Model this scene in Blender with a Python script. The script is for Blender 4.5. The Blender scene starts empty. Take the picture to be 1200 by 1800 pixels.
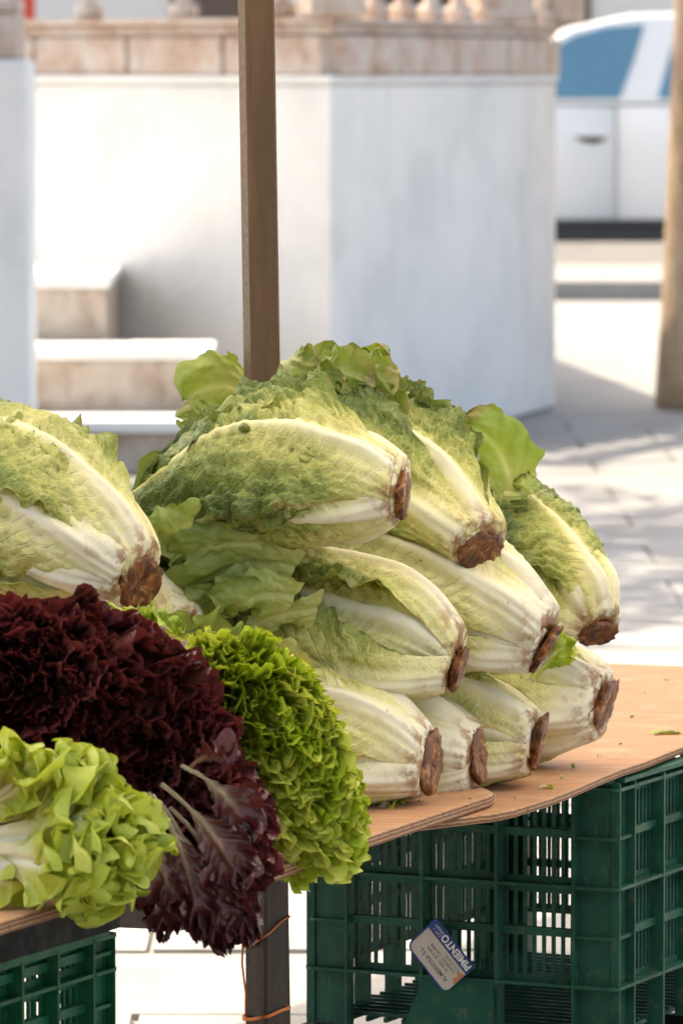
import bpy, math, random
import numpy as np
from mathutils import Vector, Matrix

# ------------------------------------------------------------------ camera, sky, sun, exposure
scene = bpy.context.scene
C = scene.collection
CAM_H, FPX, HOR = 1.4, 10000.0, 125.0           # eye height, focal length in photo pixels, horizon row
PITCH = math.atan((900.0 - HOR) / FPX)
cd = bpy.data.cameras.new('camera'); cam = bpy.data.objects.new('camera', cd); C.objects.link(cam)
cd.sensor_fit = 'VERTICAL'; cd.sensor_height = 36.0; cd.sensor_width = 24.0; cd.lens = 36.0 * FPX / 1800.0
cam.location = (0, 0, CAM_H); cam.rotation_euler = (math.pi / 2 - PITCH, 0, 0)
cd.clip_start = 0.1; cd.clip_end = 2000
cd.dof.use_dof = True; cd.dof.focus_distance = 6.62; cd.dof.aperture_fstop = 13.0
scene.camera = cam

SUN = Vector((-0.36, 0.40, 0.95)).normalized()
world = bpy.data.worlds.new('World'); scene.world = world; world.use_nodes = True
wn = world.node_tree
sky = wn.nodes.new('ShaderNodeTexSky'); sky.sky_type = 'NISHITA'; sky.sun_disc = False
sky.sun_elevation = math.asin(SUN.z); sky.sun_rotation = math.atan2(SUN.x, SUN.y)
sky.air_density = 1.0; sky.dust_density = 4.0; sky.ozone_density = 1.0
wn.links.new(sky.outputs[0], wn.nodes['Background'].inputs[0]); wn.nodes['Background'].inputs[1].default_value = 0.15
sd = bpy.data.lights.new('sun', 'SUN'); sd.energy = 2.6; sd.angle = math.radians(0.53); sd.color = (1, 0.95, 0.87)
so = bpy.data.objects.new('sun', sd); C.objects.link(so); so.rotation_euler = SUN.to_track_quat('Z', 'Y').to_euler(); so.location = (-3, 6, 12)
vs = scene.view_settings; vs.view_transform = 'Standard'; vs.look = 'None'; vs.gamma = 1; vs.use_curve_mapping = False
vs.exposure = 1.74
vs.use_white_balance = True; vs.white_balance_temperature = 7900; vs.white_balance_tint = 10
scene.cycles.max_bounces = 8; scene.cycles.transparent_max_bounces = 8
scene.cycles.use_denoising = True
scene.cycles.sample_clamp_indirect = 6

# ------------------------------------------------------------------ helpers
TP = math.tan(PITCH); CP, SP = math.cos(PITCH), math.sin(PITCH)
def P(px, py, Y):
    """point seen at photo pixel (px,py) standing Y metres away"""
    x = (px - 600.0) / FPX; u = (900.0 - py) / FPX
    d = (x, CP + u * SP, -SP + u * CP); k = Y / d[1]
    return Vector((d[0] * k, Y, CAM_H + d[2] * k))
def Pz(px, py, z):
    x = (px - 600.0) / FPX; u = (900.0 - py) / FPX
    d = (x, CP + u * SP, -SP + u * CP); k = (z - CAM_H) / d[2]
    return Vector((d[0] * k, d[1] * k, z))
def sm(x, a=0.0, b=1.0):
    x = np.clip((x - a) / (b - a), 0, 1); return x * x * (3 - 2 * x)
def hsh(i, j, s):
    v = np.sin(i * 127.1 + j * 311.7 + s * 74.7) * 43758.5453
    return v - np.floor(v)
def noise(x, y, s=0):
    x, y = np.broadcast_arrays(np.asarray(x, float), np.asarray(y, float))
    i, j = np.floor(x), np.floor(y); fx, fy = x - i, y - j
    fx = fx * fx * (3 - 2 * fx); fy = fy * fy * (3 - 2 * fy)
    a = hsh(i, j, s) * (1 - fx) + hsh(i + 1, j, s) * fx
    b = hsh(i, j + 1, s) * (1 - fx) + hsh(i + 1, j + 1, s) * fx
    return (a * (1 - fy) + b * fy) * 2 - 1
def mesh(name, v, f, mat, parent=None, smooth=False, loc=None, link=True):
    me = bpy.data.meshes.new(name)
    me.from_pydata([tuple(p) for p in v], [], f)
    if smooth: me.polygons.foreach_set('use_smooth', [True] * len(me.polygons))
    if mat: me.materials.append(mat)
    o = bpy.data.objects.new(name, me)
    if link: C.objects.link(o)
    if parent: o.parent = parent
    if loc is not None: o.location = loc
    return o
def gridfaces(nt, ns):
    i = np.arange(nt - 1)[:, None] * ns + np.arange(ns - 1)[None, :]
    return np.stack([i, i + 1, i + ns + 1, i + ns], -1).reshape(-1, 4)
def sheet(name, V, A, B, mat, parent):
    """V (nt,ns,3) local points; A and B per-vertex leaf coordinates"""
    nt, ns = V.shape[:2]; f = gridfaces(nt, ns); n = nt * ns; m = len(f)
    me = bpy.data.meshes.new(name)
    me.vertices.add(n); me.vertices.foreach_set('co', V.reshape(-1).astype(np.float32))
    me.loops.add(m * 4); me.loops.foreach_set('vertex_index', f.reshape(-1).astype(np.int32))
    me.polygons.add(m); me.polygons.foreach_set('loop_start', np.arange(0, m * 4, 4, dtype=np.int32))
    me.polygons.foreach_set('loop_total', np.full(m, 4, dtype=np.int32))
    me.polygons.foreach_set('use_smooth', np.ones(m, dtype=bool))
    me.update(calc_edges=True)
    for nm, arr in (('leafA', A), ('leafB', B)):
        at = me.attributes.new(nm, 'FLOAT_VECTOR', 'POINT')
        at.data.foreach_set('vector', np.ascontiguousarray(arr.reshape(-1).astype(np.float32)))
    me.materials.append(mat)
    o = bpy.data.objects.new(name, me); C.objects.link(o); o.parent = parent
    return o
def boxv(x0, x1, y0, y1, z0, z1):
    return [(x0, y0, z0), (x1, y0, z0), (x1, y1, z0), (x0, y1, z0), (x0, y0, z1), (x1, y0, z1), (x1, y1, z1), (x0, y1, z1)]
BF = [(0, 3, 2, 1), (4, 5, 6, 7), (0, 1, 5, 4), (1, 2, 6, 5), (2, 3, 7, 6), (3, 0, 4, 7)]
def bevel(o, w, seg=2):
    m = o.modifiers.new('bevel', 'BEVEL'); m.width = w; m.segments = seg; m.limit_method = 'ANGLE'; return o
def box(name, x0, x1, y0, y1, z0, z1, mat, parent=None, bev=0):
    o = mesh(name, boxv(x0, x1, y0, y1, z0, z1), BF, mat, parent)
    if bev: bevel(o, bev)
    return o
def prism(name, poly, z0, z1, mat, parent=None, bev=0):
    n = len(poly); v = [(p[0], p[1], z0) for p in poly] + [(p[0], p[1], z1) for p in poly]
    f = [tuple(range(n - 1, -1, -1)), tuple(range(n, 2 * n))] + [(i, (i + 1) % n, n + (i + 1) % n, n + i) for i in range(n)]
    o = mesh(name, v, f, mat, parent)
    if bev: bevel(o, bev)
    return o
def lathe_data(prof, seg=16):
    v = []; f = []
    for r, z in prof:
        for k in range(seg):
            a = 2 * math.pi * k / seg; v.append((r * math.cos(a), r * math.sin(a), z))
    for i in range(len(prof) - 1):
        for k in range(seg):
            f.append((i * seg + k, i * seg + (k + 1) % seg, (i + 1) * seg + (k + 1) % seg, (i + 1) * seg + k))
    f.append(tuple(range(seg - 1, -1, -1))); f.append(tuple((len(prof) - 1) * seg + k for k in range(seg)))
    return v, f
def tube(name, pts, r, mat, parent=None, seg=8, radii=None):
    pts = [Vector(p) for p in pts]; v = []; f = []
    for i, p in enumerate(pts):
        d = (pts[min(i + 1, len(pts) - 1)] - pts[max(i - 1, 0)]).normalized()
        a = d.orthogonal() if i == 0 else (a - d * a.dot(d))
        a = a.normalized(); b = d.cross(a); rr = radii[i] if radii else r
        for k in range(seg):
            t = 2 * math.pi * k / seg; v.append(p + (a * math.cos(t) + b * math.sin(t)) * rr)
    for i in range(len(pts) - 1):
        for k in range(seg):
            f.append((i * seg + k, i * seg + (k + 1) % seg, (i + 1) * seg + (k + 1) % seg, (i + 1) * seg + k))
    f.append(tuple(range(seg - 1, -1, -1))); f.append(tuple((len(pts) - 1) * seg + k for k in range(seg)))
    return mesh(name, v, f, mat, parent, smooth=True)
def tag(o, label=None, cat=None, group=None, kind=None):
    if label: o['label'] = label
    if cat: o['category'] = cat
    if group: o['group'] = group
    if kind: o['kind'] = kind
    return o
def thing(name, label, cat, loc=(0, 0, 0), group=None, rotz=0):
    o = bpy.data.objects.new(name, None); C.objects.link(o); o.location = loc; o.rotation_euler = (0, 0, rotz)
    o.empty_display_size = 0.05
    return tag(o, label, cat, group)

# ------------------------------------------------------------------ materials
class NT:
    def __init__(s, name):
        s.m = bpy.data.materials.new(name); s.m.use_nodes = True; s.t = s.m.node_tree
        s.b = s.t.nodes['Principled BSDF']; s.out = s.t.nodes['Material Output']
    def n(s, typ, **kw):
        x = s.t.nodes.new(typ)
        for k, v in kw.items(): setattr(x, k, v)
        return x
    def l(s, a, b): s.t.links.new(a, b)
    def put(s, inp, v):
        if v is None: return
        if hasattr(v, 'links'): s.l(v, inp)
        elif isinstance(v, (tuple, list)) and len(v) == 3 and inp.type == 'RGBA': inp.default_value = (*v, 1)
        else: inp.default_value = v
    def math(s, op, a, b=None, c=None, clamp=False):
        x = s.n('ShaderNodeMath', operation=op); x.use_clamp = clamp
        for i, v in enumerate((a, b, c)):
            if v is not None: s.put(x.inputs[i], v)
        return x.outputs[0]
    def smooth(s, v, a, b, lo=0.0, hi=1.0):
        x = s.n('ShaderNodeMapRange', interpolation_type='SMOOTHSTEP')
        s.put(x.inputs[0], v); x.inputs[1].default_value = a; x.inputs[2].default_value = b; x.inputs[3].default_value = lo; x.inputs[4].default_value = hi
        return x.outputs[0]
    def mix(s, fac, a, b):
        x = s.n('ShaderNodeMix', data_type='RGBA'); s.put(x.inputs[0], fac); s.put(x.inputs[6], a); s.put(x.inputs[7], b)
        return x.outputs[2]
    def noise(s, vec, scale, detail=3, rough=0.55, dist=0.0):
        x = s.n('ShaderNodeTexNoise'); x.inputs['Scale'].default_value = scale; x.inputs['Detail'].default_value = detail
        x.inputs['Roughness'].default_value = rough; x.inputs['Distortion'].default_value = dist
        if vec is not None: s.l(vec, x.inputs['Vector'])
        return x.outputs[0]
    def obj(s, sx=1, sy=1, sz=1):
        t = s.n('ShaderNodeTexCoord'); m = s.n('ShaderNodeMapping'); m.inputs['Scale'].default_value = (sx, sy, sz)
        s.l(t.outputs['Object'], m.inputs[0]); return m.outputs[0]
    def pos(s, sx=1, sy=1, sz=1):
        g = s.n('ShaderNodeNewGeometry'); m = s.n('ShaderNodeMapping'); m.inputs['Scale'].default_value = (sx, sy, sz)
        s.l(g.outputs['Position'], m.inputs[0]); return m.outputs[0]
    def ramp(s, v, stops):
        x = s.n('ShaderNodeValToRGB'); e = x.color_ramp.elements
        while len(e) < len(stops): e.new(0.5)
        for k, (p, c) in zip(e, stops): k.position = p; k.color = (*c, 1)
        s.put(x.inputs[0], v); return x.outputs[0]
    def bump(s, h, strength=0.5, dist=0.002):
        x = s.n('ShaderNodeBump'); x.inputs['Strength'].default_value = strength; x.inputs['Distance'].default_value = dist
        s.l(h, x.inputs['Height']); return x.outputs[0]
    def fin(s, col, rough=0.5, normal=None, spec=0.5, metal=0.0, translucent=0.0, tcol=None):
        s.put(s.b.inputs['Base Color'], col); s.put(s.b.inputs['Roughness'], rough); s.put(s.b.inputs['Specular IOR Level'], spec)
        s.put(s.b.inputs['Metallic'], metal)
        if normal is not None: s.l(normal, s.b.inputs['Normal'])
        if translucent:
            t = s.n('ShaderNodeBsdfTranslucent'); s.put(t.inputs[0], tcol if tcol is not None else col)
            if normal is not None: s.l(normal, t.inputs['Normal'])
            x = s.n('ShaderNodeMixShader'); x.inputs[0].default_value = translucent
            s.l(s.b.outputs[0], x.inputs[1]); s.l(t.outputs[0], x.inputs[2]); s.l(x.outputs[0], s.out.inputs[0])
        return s.m

def romaine_mat():
    k = NT('romaine_leaf')
    a = k.n('ShaderNodeAttribute', attribute_name='leafA'); b = k.n('ShaderNodeAttribute', attribute_name='leafB')
    sa = k.n('ShaderNodeSeparateXYZ'); k.l(a.outputs['Vector'], sa.inputs[0])
    sb = k.n('ShaderNodeSeparateXYZ'); k.l(b.outputs['Vector'], sb.inputs[0])
    t, s_, rib = sa.outputs; x, y, g = sb.outputs
    p = k.pos()
    n1 = k.noise(p, 22, 3); n2 = k.noise(p, 90, 4, 0.6); n3 = k.noise(p, 320, 2)
    ab = k.math('ABSOLUTE', s_)
    ax = k.math('ABSOLUTE', x)
    # greenness: grows to the tip and away from the rib
    gr = k.math('ADD', k.math('ADD', k.math('MULTIPLY', t, 0.66), 0.15), k.math('MULTIPLY', k.math('MULTIPLY', ab, 0.46), k.smooth(t, 0.0, 0.28)))
    gr = k.math('ADD', k.math('ADD', gr, g), 0.05); gr = k.math('ADD', gr, k.math('MULTIPLY', k.math('SUBTRACT', n1, 0.5), 0.55))
    gr = k.math('ADD', gr, k.math('MULTIPLY', k.math('SUBTRACT', n2, 0.5), 0.35))
    # lateral veins
    ph = k.math('DIVIDE', k.math('SUBTRACT', y, k.math('MULTIPLY', ax, 0.75)), 0.0165)
    ph = k.math('ADD', ph, k.math('MULTIPLY', n1, 1.6))
    vein = k.math('ABSOLUTE', k.math('SINE', k.math('MULTIPLY', ph, math.pi)))
    vm = k.smooth(vein, 0.0, 0.32, 1.0, 0.0)
    vor = k.n('ShaderNodeTexVoronoi', feature='DISTANCE_TO_EDGE'); vor.inputs['Scale'].default_value = 130; k.l(p, vor.inputs['Vector'])
    cell = k.smooth(vor.outputs['Distance'], 0.0, 0.25)
    gr = k.math('SUBTRACT', gr, k.math('MULTIPLY', vm, 0.16))
    gr = k.math('SUBTRACT', gr, k.math('MULTIPLY', k.math('SUBTRACT', 1.0, cell), 0.07))
    gr = k.math('MULTIPLY', gr, k.math('SUBTRACT', 1.0, k.math('MULTIPLY', rib, 0.95)), clamp=True)
    col = k.ramp(gr, [(0.0, (0.84, 0.79, 0.62)), (0.20, (0.80, 0.74, 0.40)), (0.42, (0.66, 0.62, 0.24)), (0.64, (0.46, 0.46, 0.13)), (0.84, (0.26, 0.31, 0.07)), (1.0, (0.12, 0.17, 0.04))])
    # pinkish bruise at the base, brown scars, brown rim
    low = k.smooth(t, 0.0, 0.30, 1.0, 0.0)
    br = k.smooth(k.noise(p, 34, 4, 0.65, 0.4), 0.56, 0.72)
    col = k.mix(k.math('MULTIPLY', k.math('MULTIPLY', br, low), 0.55), col, (0.55, 0.30, 0.17))
    stretch = k.n('ShaderNodeCombineXYZ'); k.l(k.math('MULTIPLY', x, 300.0), stretch.inputs[0]); k.l(k.math('MULTIPLY', y, 40.0), stretch.inputs[1]); k.l(k.math('MULTIPLY', g, 90.0), stretch.inputs[2])
    sn = k.noise(stretch.outputs[0], 1.0, 3, 0.6)
    sc = k.math('MULTIPLY', k.smooth(sn, 0.71, 0.78), k.smooth(t, 0.0, 0.5, 1.0, 0.15))
    col = k.mix(k.math('MULTIPLY', sc, 0.75), col, (0.30, 0.12, 0.035))
    edge = k.math('MULTIPLY', k.smooth(ab, 0.93, 1.0), k.smooth(n2, 0.5, 0.66))
    col = k.mix(k.math('MULTIPLY', edge, 0.8), col, (0.26, 0.12, 0.04))
    spot = k.smooth(k.noise(p, 60, 2, 0.5), 0.735, 0.79)
    col = k.mix(k.math('MULTIPLY', spot, 0.8), col, (0.30, 0.13, 0.04))
    bot = k.smooth(k.math('ADD', t, k.math('MULTIPLY', k.math('SUBTRACT', n2, 0.5), 0.035)), 0.000, 0.012, 1.0, 0.0)
    col = k.mix(bot, col, (0.27, 0.10, 0.03))
    bleed = k.math('MULTIPLY', k.smooth(k.noise(p, 50, 4, 0.65), 0.45, 0.60), k.smooth(t, 0.0, 0.085, 1.0, 0.0))
    col = k.mix(k.math('MULTIPLY', bleed, 0.85), col, (0.30, 0.11, 0.03))
    # long fibres on the rib, cells on the blade
    h = k.math('ADD', k.math('MULTIPLY', k.math('MULTIPLY', vm, -0.9), k.smooth(t, 0.1, 0.4)), k.math('MULTIPLY', k.math('MULTIPLY', cell, 0.45), k.smooth(gr, 0.25, 0.6)))
    h = k.math('MULTIPLY', h, k.math('SUBTRACT', 1.0, rib))
    h = k.math('ADD', h, k.math('MULTIPLY', n2, k.smooth(gr, 0.1, 0.5, 0.2, 0.9))); h = k.math('ADD', h, k.math('MULTIPLY', sn, 0.35)); h = k.math('ADD', h, k.math('MULTIPLY', n3, 0.15))
    nrm = k.bump(h, 0.65, 0.0022)
    return k.fin(col, k.smooth(n2, 0.3, 0.7, 0.34, 0.52), nrm, 0.45, translucent=0.22, tcol=k.mix(0.4, col, (0.55, 0.62, 0.12)))

def frill_mat(name, base, mid, edge, rough, trans, tc, nlo=0.0, var=0.5, tip=None, bumpd=0.0012, ribw=0.5):
    k = NT(name)
    a = k.n('ShaderNodeAttribute', attribute_name='leafA'); b = k.n('ShaderNodeAttribute', attribute_name='leafB')
    sa = k.n('ShaderNodeSeparateXYZ'); k.l(a.outputs['Vector'], sa.inputs[0])
    sb = k.n('ShaderNodeSeparateXYZ'); k.l(b.outputs['Vector'], sb.inputs[0])
    t = sa.outputs[0]; p = k.pos()
    n1 = k.noise(p, 30, 3); n2 = k.noise(p, 160, 3, 0.6)
    q = k.math('ADD', t, k.math('MULTIPLY', k.math('SUBTRACT', n1, 0.5), var), clamp=True)
    q = k.math('ADD', q, sb.outputs[2], clamp=True)
    q = k.math('SUBTRACT', q, k.math('MULTIPLY', sa.outputs[2], ribw), clamp=True)
    stops = [(0.0, base), (0.45, mid), (0.86, edge)]
    if tip: stops.append((1.0, tip))
    col = k.ramp(q, stops)
    nrm = k.bump(k.math('ADD', n2, k.math('MULTIPLY', n1, 0.6)), 0.55, bumpd)
    return k.fin(col, rough, nrm, 0.5, translucent=trans, tcol=k.mix(0.5, col, tc))

def stem_mat():
    k = NT('cut_stem'); p = k.pos()
    n = k.noise(p, 60, 5, 0.65, 1.0); m = k.noise(p, 220, 4, 0.7)
    col = k.ramp(n, [(0.28, (0.025, 0.006, 0.002)), (0.45, (0.095, 0.024, 0.004)), (0.57, (0.22, 0.068, 0.010)), (0.68, (0.46, 0.24, 0.08))])
    return k.fin(col, 0.42, k.bump(k.math('ADD', n, m), 0.6, 0.0018), 0.5)

def plywood_mat():
    k = NT('plywood'); p = k.obj()
    mp = k.n('ShaderNodeMapping'); mp.inputs['Rotation'].default_value = (0, 0, -math.radians(65)); mp.inputs['Scale'].default_value = (3, 40, 3); k.l(p, mp.inputs[0])
    gr = k.noise(mp.outputs[0], 3.0, 5, 0.6, 0.5); bl = k.noise(p, 11, 5, 0.7, 0.6); fine = k.noise(p, 160, 3)
    col = k.ramp(gr, [(0.3, (0.36, 0.17, 0.085)), (0.5, (0.46, 0.24, 0.125)), (0.7, (0.53, 0.30, 0.17))])
    col = k.mix(k.smooth(bl, 0.5, 0.75, 0.0, 0.45), col, (0.62, 0.46, 0.33))
    col = k.mix(k.smooth(k.noise(p, 26, 5, 0.7), 0.58, 0.74, 0.0, 0.75), col, (0.17, 0.085, 0.04))
    # plies on the cut edge
    g = k.n('ShaderNodeNewGeometry'); sn = k.n('ShaderNodeSeparateXYZ'); k.l(g.outputs['Normal'], sn.inputs[0])
    side = k.smooth(k.math('ABSOLUTE', sn.outputs[2]), 0.3, 0.7, 1.0, 0.0)
    sp = k.n('ShaderNodeSeparateXYZ'); k.l(p, sp.inputs[0])
    ply = k.math('SINE', k.math('ADD', k.math('MULTIPLY', sp.outputs[2], 1400.0), k.math('MULTIPLY', gr, 4.0)))
    ecol = k.mix(k.smooth(ply, -0.6, 0.6), (0.16, 0.075, 0.035), (0.40, 0.22, 0.12))
    ecol = k.mix(k.smooth(fine, 0.5, 0.7, 0.0, 0.6), ecol, (0.09, 0.04, 0.02))
    col = k.mix(side, col, ecol)
    return k.fin(col, 0.62, k.bump(k.math('ADD', gr, k.math('MULTIPLY', fine, 0.6)), 0.5, 0.002), 0.3)

def plastic_mat(name, c0, c1, dirt=0.35, rough=0.42):
    k = NT(name); p = k.pos()
    n = k.noise(p, 14, 4, 0.6); d = k.noise(p, 45, 5, 0.7); s = k.noise(p, 300, 3)
    col = k.mix(k.smooth(n, 0.35, 0.65), c0, c1)
    col = k.mix(k.smooth(d, 0.54, 0.74, 0.0, dirt), col, (0.20, 0.17, 0.12))
    col = k.mix(k.smooth(k.noise(k.pos(120, 120, 9), 1.2, 4, 0.7), 0.62, 0.72, 0.0, 0.4), col, tuple(v * 2.2 + 0.03 for v in c1))
    col = k.mix(k.smooth(k.noise(p, 22, 5, 0.75, 0.8), 0.68, 0.74, 0.0, 0.7), col, (0.20, 0.07, 0.025))
    return k.fin(col, k.smooth(d, 0.35, 0.7, rough - 0.1, rough + 0.2), k.bump(k.math('ADD', s, d), 0.35, 0.001), 0.16)

def steel_mat(name, c, rust=0.5):
    k = NT(name); p = k.pos(30, 30, 2.5); q = k.pos()
    st = k.noise(p, 1.5, 5, 0.65, 0.3); f = k.noise(q, 140, 4, 0.6)
    col = k.mix(k.smooth(st, 0.35, 0.65), c, tuple(v * 1.35 for v in c))
    col = k.mix(k.smooth(k.math('ADD', st, k.math('MULTIPLY', f, 0.25)), 0.70, 0.84, 0.0, rust), col, (0.15, 0.052, 0.018))
    return k.fin(col, k.smooth(f, 0.3, 0.7, 0.38, 0.6), k.bump(f, 0.25, 0.0008), 0.3, metal=0.1)

def stone_mat(name, c0, c1, c2, sc=3.0, rough=0.8, grime=(0.25, 0.18, 0.13), ga=0.35):
    k = NT(name); p = k.pos(); n = k.noise(p, sc, 5, 0.65, 0.3); m = k.noise(p, sc * 9, 5, 0.7)
    col = k.ramp(n, [(0.3, c0), (0.5, c1), (0.7, c2)])
    col = k.mix(k.smooth(k.noise(k.pos(1, 1, 0.35), sc * 1.7, 5, 0.7), 0.52, 0.72, 0.0, ga), col, grime)
    return k.fin(col, rough, k.bump(k.math('ADD', m, n), 0.5, 0.01), 0.25)

def plain(name, c, rough=0.5, metal=0.0, spec=0.5, var=0.12, sc=20):
    k = NT(name); n = k.noise(k.pos(), sc, 4, 0.6)
    col = k.mix(n, tuple(v * (1 - var) for v in c), tuple(min(1, v * (1 + var)) for v in c))
    return k.fin(col, rough, k.bump(n, 0.1, 0.001), spec, metal)

M = dict(
    romaine=romaine_mat(), stem=stem_mat(), plywood=plywood_mat(),
    lollo=frill_mat('green_frill_leaf', (0.55, 0.60, 0.24), (0.22, 0.34, 0.030), (0.37, 0.48, 0.038), 0.34, 0.32, (0.48, 0.58, 0.04), tip=(0.66, 0.69, 0.13)),
    red=frill_mat('red_frill_leaf', (0.34, 0.27, 0.13), (0.15, 0.065, 0.042), (0.085, 0.021, 0.020), 0.18, 0.20, (0.24, 0.028, 0.026), tip=(0.15, 0.038, 0.036), var=0.7),
    redstalk=frill_mat('red_drooping_leaf', (0.38, 0.30, 0.17), (0.12, 0.045, 0.034), (0.08, 0.018, 0.018), 0.30, 0.16, (0.24, 0.03, 0.03), var=0.5, ribw=0.28),
    oak=frill_mat('oak_leaf', (0.82, 0.79, 0.60), (0.47, 0.53, 0.085), (0.43, 0.51, 0.05), 0.36, 0.30, (0.56, 0.60, 0.06), tip=(0.60, 0.60, 0.11), var=0.4),
    loose=frill_mat('loose_green_leaf', (0.50, 0.52, 0.20), (0.24, 0.33, 0.06), (0.16, 0.25, 0.04), 0.40, 0.32, (0.36, 0.46, 0.03), tip=(0.20, 0.14, 0.04), var=0.5, bumpd=0.002),
    tip=frill_mat('romaine_tip_leaf', (0.50, 0.52, 0.18), (0.30, 0.36, 0.085), (0.22, 0.29, 0.06), 0.42, 0.25, (0.34, 0.42, 0.04), tip=(0.34, 0.30, 0.12), var=0.6, bumpd=0.002),
    crate=plastic_mat('dark_green_plastic', (0.009, 0.058, 0.038), (0.015, 0.088, 0.060)),
    crate2=plastic_mat('bright_green_plastic', (0.004, 0.075, 0.036), (0.006, 0.105, 0.05), 0.25),
    black=plastic_mat('black_plastic', (0.008, 0.0085, 0.009), (0.014, 0.0145, 0.015), 0.10, 0.62),
    pole=steel_mat('brown_steel', (0.078, 0.045, 0.023), 0.7), leg=steel_mat('dark_brown_steel', (0.040, 0.029, 0.022), 0.4),
    copper=plain('copper_wire', (0.55, 0.17, 0.05), 0.38, 0.6),
    white=stone_mat('whitewash', (0.63, 0.64, 0.635), (0.74, 0.74, 0.73), (0.80, 0.79, 0.775), 2.4, 0.85, (0.58, 0.58, 0.565), 0.35),
    stone=stone_mat('weathered_stone', (0.42, 0.27, 0.20), (0.55, 0.45, 0.39), (0.60, 0.56, 0.53), 7.0, 0.8, (0.22, 0.14, 0.10), 0.6),
    riser=stone_mat('stained_stone', (0.28, 0.20, 0.15), (0.44, 0.37, 0.31), (0.55, 0.49, 0.44), 5.0, 0.85, (0.20, 0.12, 0.08), 0.6),
    pave=stone_mat('paving_stone', (0.20, 0.20, 0.195), (0.245, 0.245, 0.238), (0.29, 0.285, 0.275), 2.0, 0.75, (0.30, 0.29, 0.28), 0.3),
    joint=stone_mat('paving_joint', (0.24, 0.235, 0.23), (0.28, 0.275, 0.27), (0.32, 0.31, 0.30), 2.0, 0.9),
    road=stone_mat('asphalt', (0.10, 0.10, 0.10), (0.13, 0.13, 0.125), (0.16, 0.155, 0.15), 3.0, 0.9),
    bark=stone_mat('bark', (0.44, 0.29, 0.18), (0.58, 0.42, 0.28), (0.65, 0.51, 0.37), 6.0, 0.9, (0.14, 0.09, 0.06), 0.5),
    facade=stone_mat('pale_facade', (0.62, 0.59, 0.55), (0.68, 0.65, 0.61), (0.72, 0.70, 0.67), 0.8, 0.85),
    dark=plain('dark_opening', (0.10, 0.065, 0.045), 0.6),
    paint=plain('white_car_paint', (0.74, 0.745, 0.75), 0.22, 0, 0.6, 0.02, 5), trim=plain('black_trim', (0.03, 0.03, 0.032), 0.5),
    glass=plain('tinted_sky_painted_glass', (0.055, 0.19, 0.29), 0.06, 0, 1.0, 0.25, 1.2), seat=plain('pale_seat_cover', (0.30, 0.33, 0.34), 0.8),  # window blue: glass tint plus sky reflection painted into the base colour
    rubber=plain('tyre_rubber', (0.025, 0.025, 0.025), 0.8), alloy=plain('wheel_alloy', (0.5, 0.5, 0.52), 0.35, 0.8),
    red_paint=plain('red_paint', (0.6, 0.06, 0.03), 0.5), lamp=plain('dark_iron', (0.12, 0.11, 0.10), 0.5, 0.4),
    paper=plain('grubby_paper', (0.52, 0.48, 0.42), 0.7, 0, 0.3, 0.2, 60), blue=plain('blue_print', (0.02, 0.055, 0.22), 0.6, 0, 0.3, 0.15, 60),
    ink=plain('grey_print', (0.12, 0.12, 0.13), 0.7), pale=plain('pale_print', (0.75, 0.74, 0.70), 0.7), orange=plain('orange_print', (0.55, 0.20, 0.05), 0.7),
)
def canopy_mat():
    k = NT('canopy_fabric'); c = (0.80, 0.78, 0.72)
    return k.fin(c, 0.8, None, 0.1, translucent=0.62, tcol=(0.86, 0.82, 0.74))
M['canopy'] = canopy_mat()
def tree_leaf_mat():
    k = NT('tree_foliage'); n = k.noise(k.pos(), 3, 3)
    col = k.mix(n, (0.04, 0.075, 0.02), (0.10, 0.15, 0.035))
    return k.fin(col, 0.5, None, 0.3, translucent=0.25)
M['foliage'] = tree_leaf_mat()

# ------------------------------------------------------------------ setting: ground, pavement, kerb, road
g = mesh('ground', [(-300, -60, -0.03), (300, -60, -0.03), (300, 600, -0.03), (-300, 600, -0.03)], [(0, 1, 2, 3)], M['joint']); tag(g, kind='structure')
pv = mesh('pavement', [(-30, -5, -0.012), (30, -5, -0.012), (30, 34.8, -0.012), (-30, 34.8, -0.012)], [(0, 1, 2, 3)], M['joint']); tag(pv, kind='structure')
rng = random.Random(3)
SL = 0.6; slab_me = None
for j in range(0, 26):
    y0 = 7.2 + j * SL
    wide = (y0 + SL) * 0.062 + 0.2
    for i in range(-5, 6):
        x0 = i * SL + (0.3 if j % 2 else 0.0)
        if x0 > wide or x0 + SL < -wide: continue
        if slab_me is None:
            o = mesh('slab', boxv(0, SL - 0.012, 0, SL - 0.012, -0.03, 0), BF, M['pave'], pv); bevel(o, 0.006, 1); slab_me = o.data
        else:
            o = bpy.data.objects.new('slab', slab_me); C.objects.link(o); o.parent = pv
        o.location = (x0, y0, rng.uniform(-0.002, 0.003)); o.rotation_euler = (rng.uniform(-.003, .003), rng.uniform(-.003, .003), 0)
far = mesh('plaza_paving', [(-30, 22.8, -0.004), (30, 22.8, -0.004), (30, 34.8, -0.004), (-30, 34.8, -0.004)], [(0, 1, 2, 3)], M['pave']); tag(far, kind='structure')
kb = bpy.data.objects.new('kerb', None); C.objects.link(kb); tag(kb, kind='structure')
for i in range(-14, 15):
    o = box('kerb_stone', i * 1.0, i * 1.0 + 0.985, 34.9, 35.3, -0.03, 0.12, M['pave'], kb, 0.02)
sw = box('sidewalk', -30, 30, 35.31, 37.9, -0.03, 0.115, M['pave']); tag(sw, kind='structure')
rd = mesh('road', [(-60, 37.95, 0.0), (60, 37.95, 0.0), (60, 47, 0.0), (-60, 47, 0.0)], [(0, 1, 2, 3)], M['road']); tag(rd, kind='structure')

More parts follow.
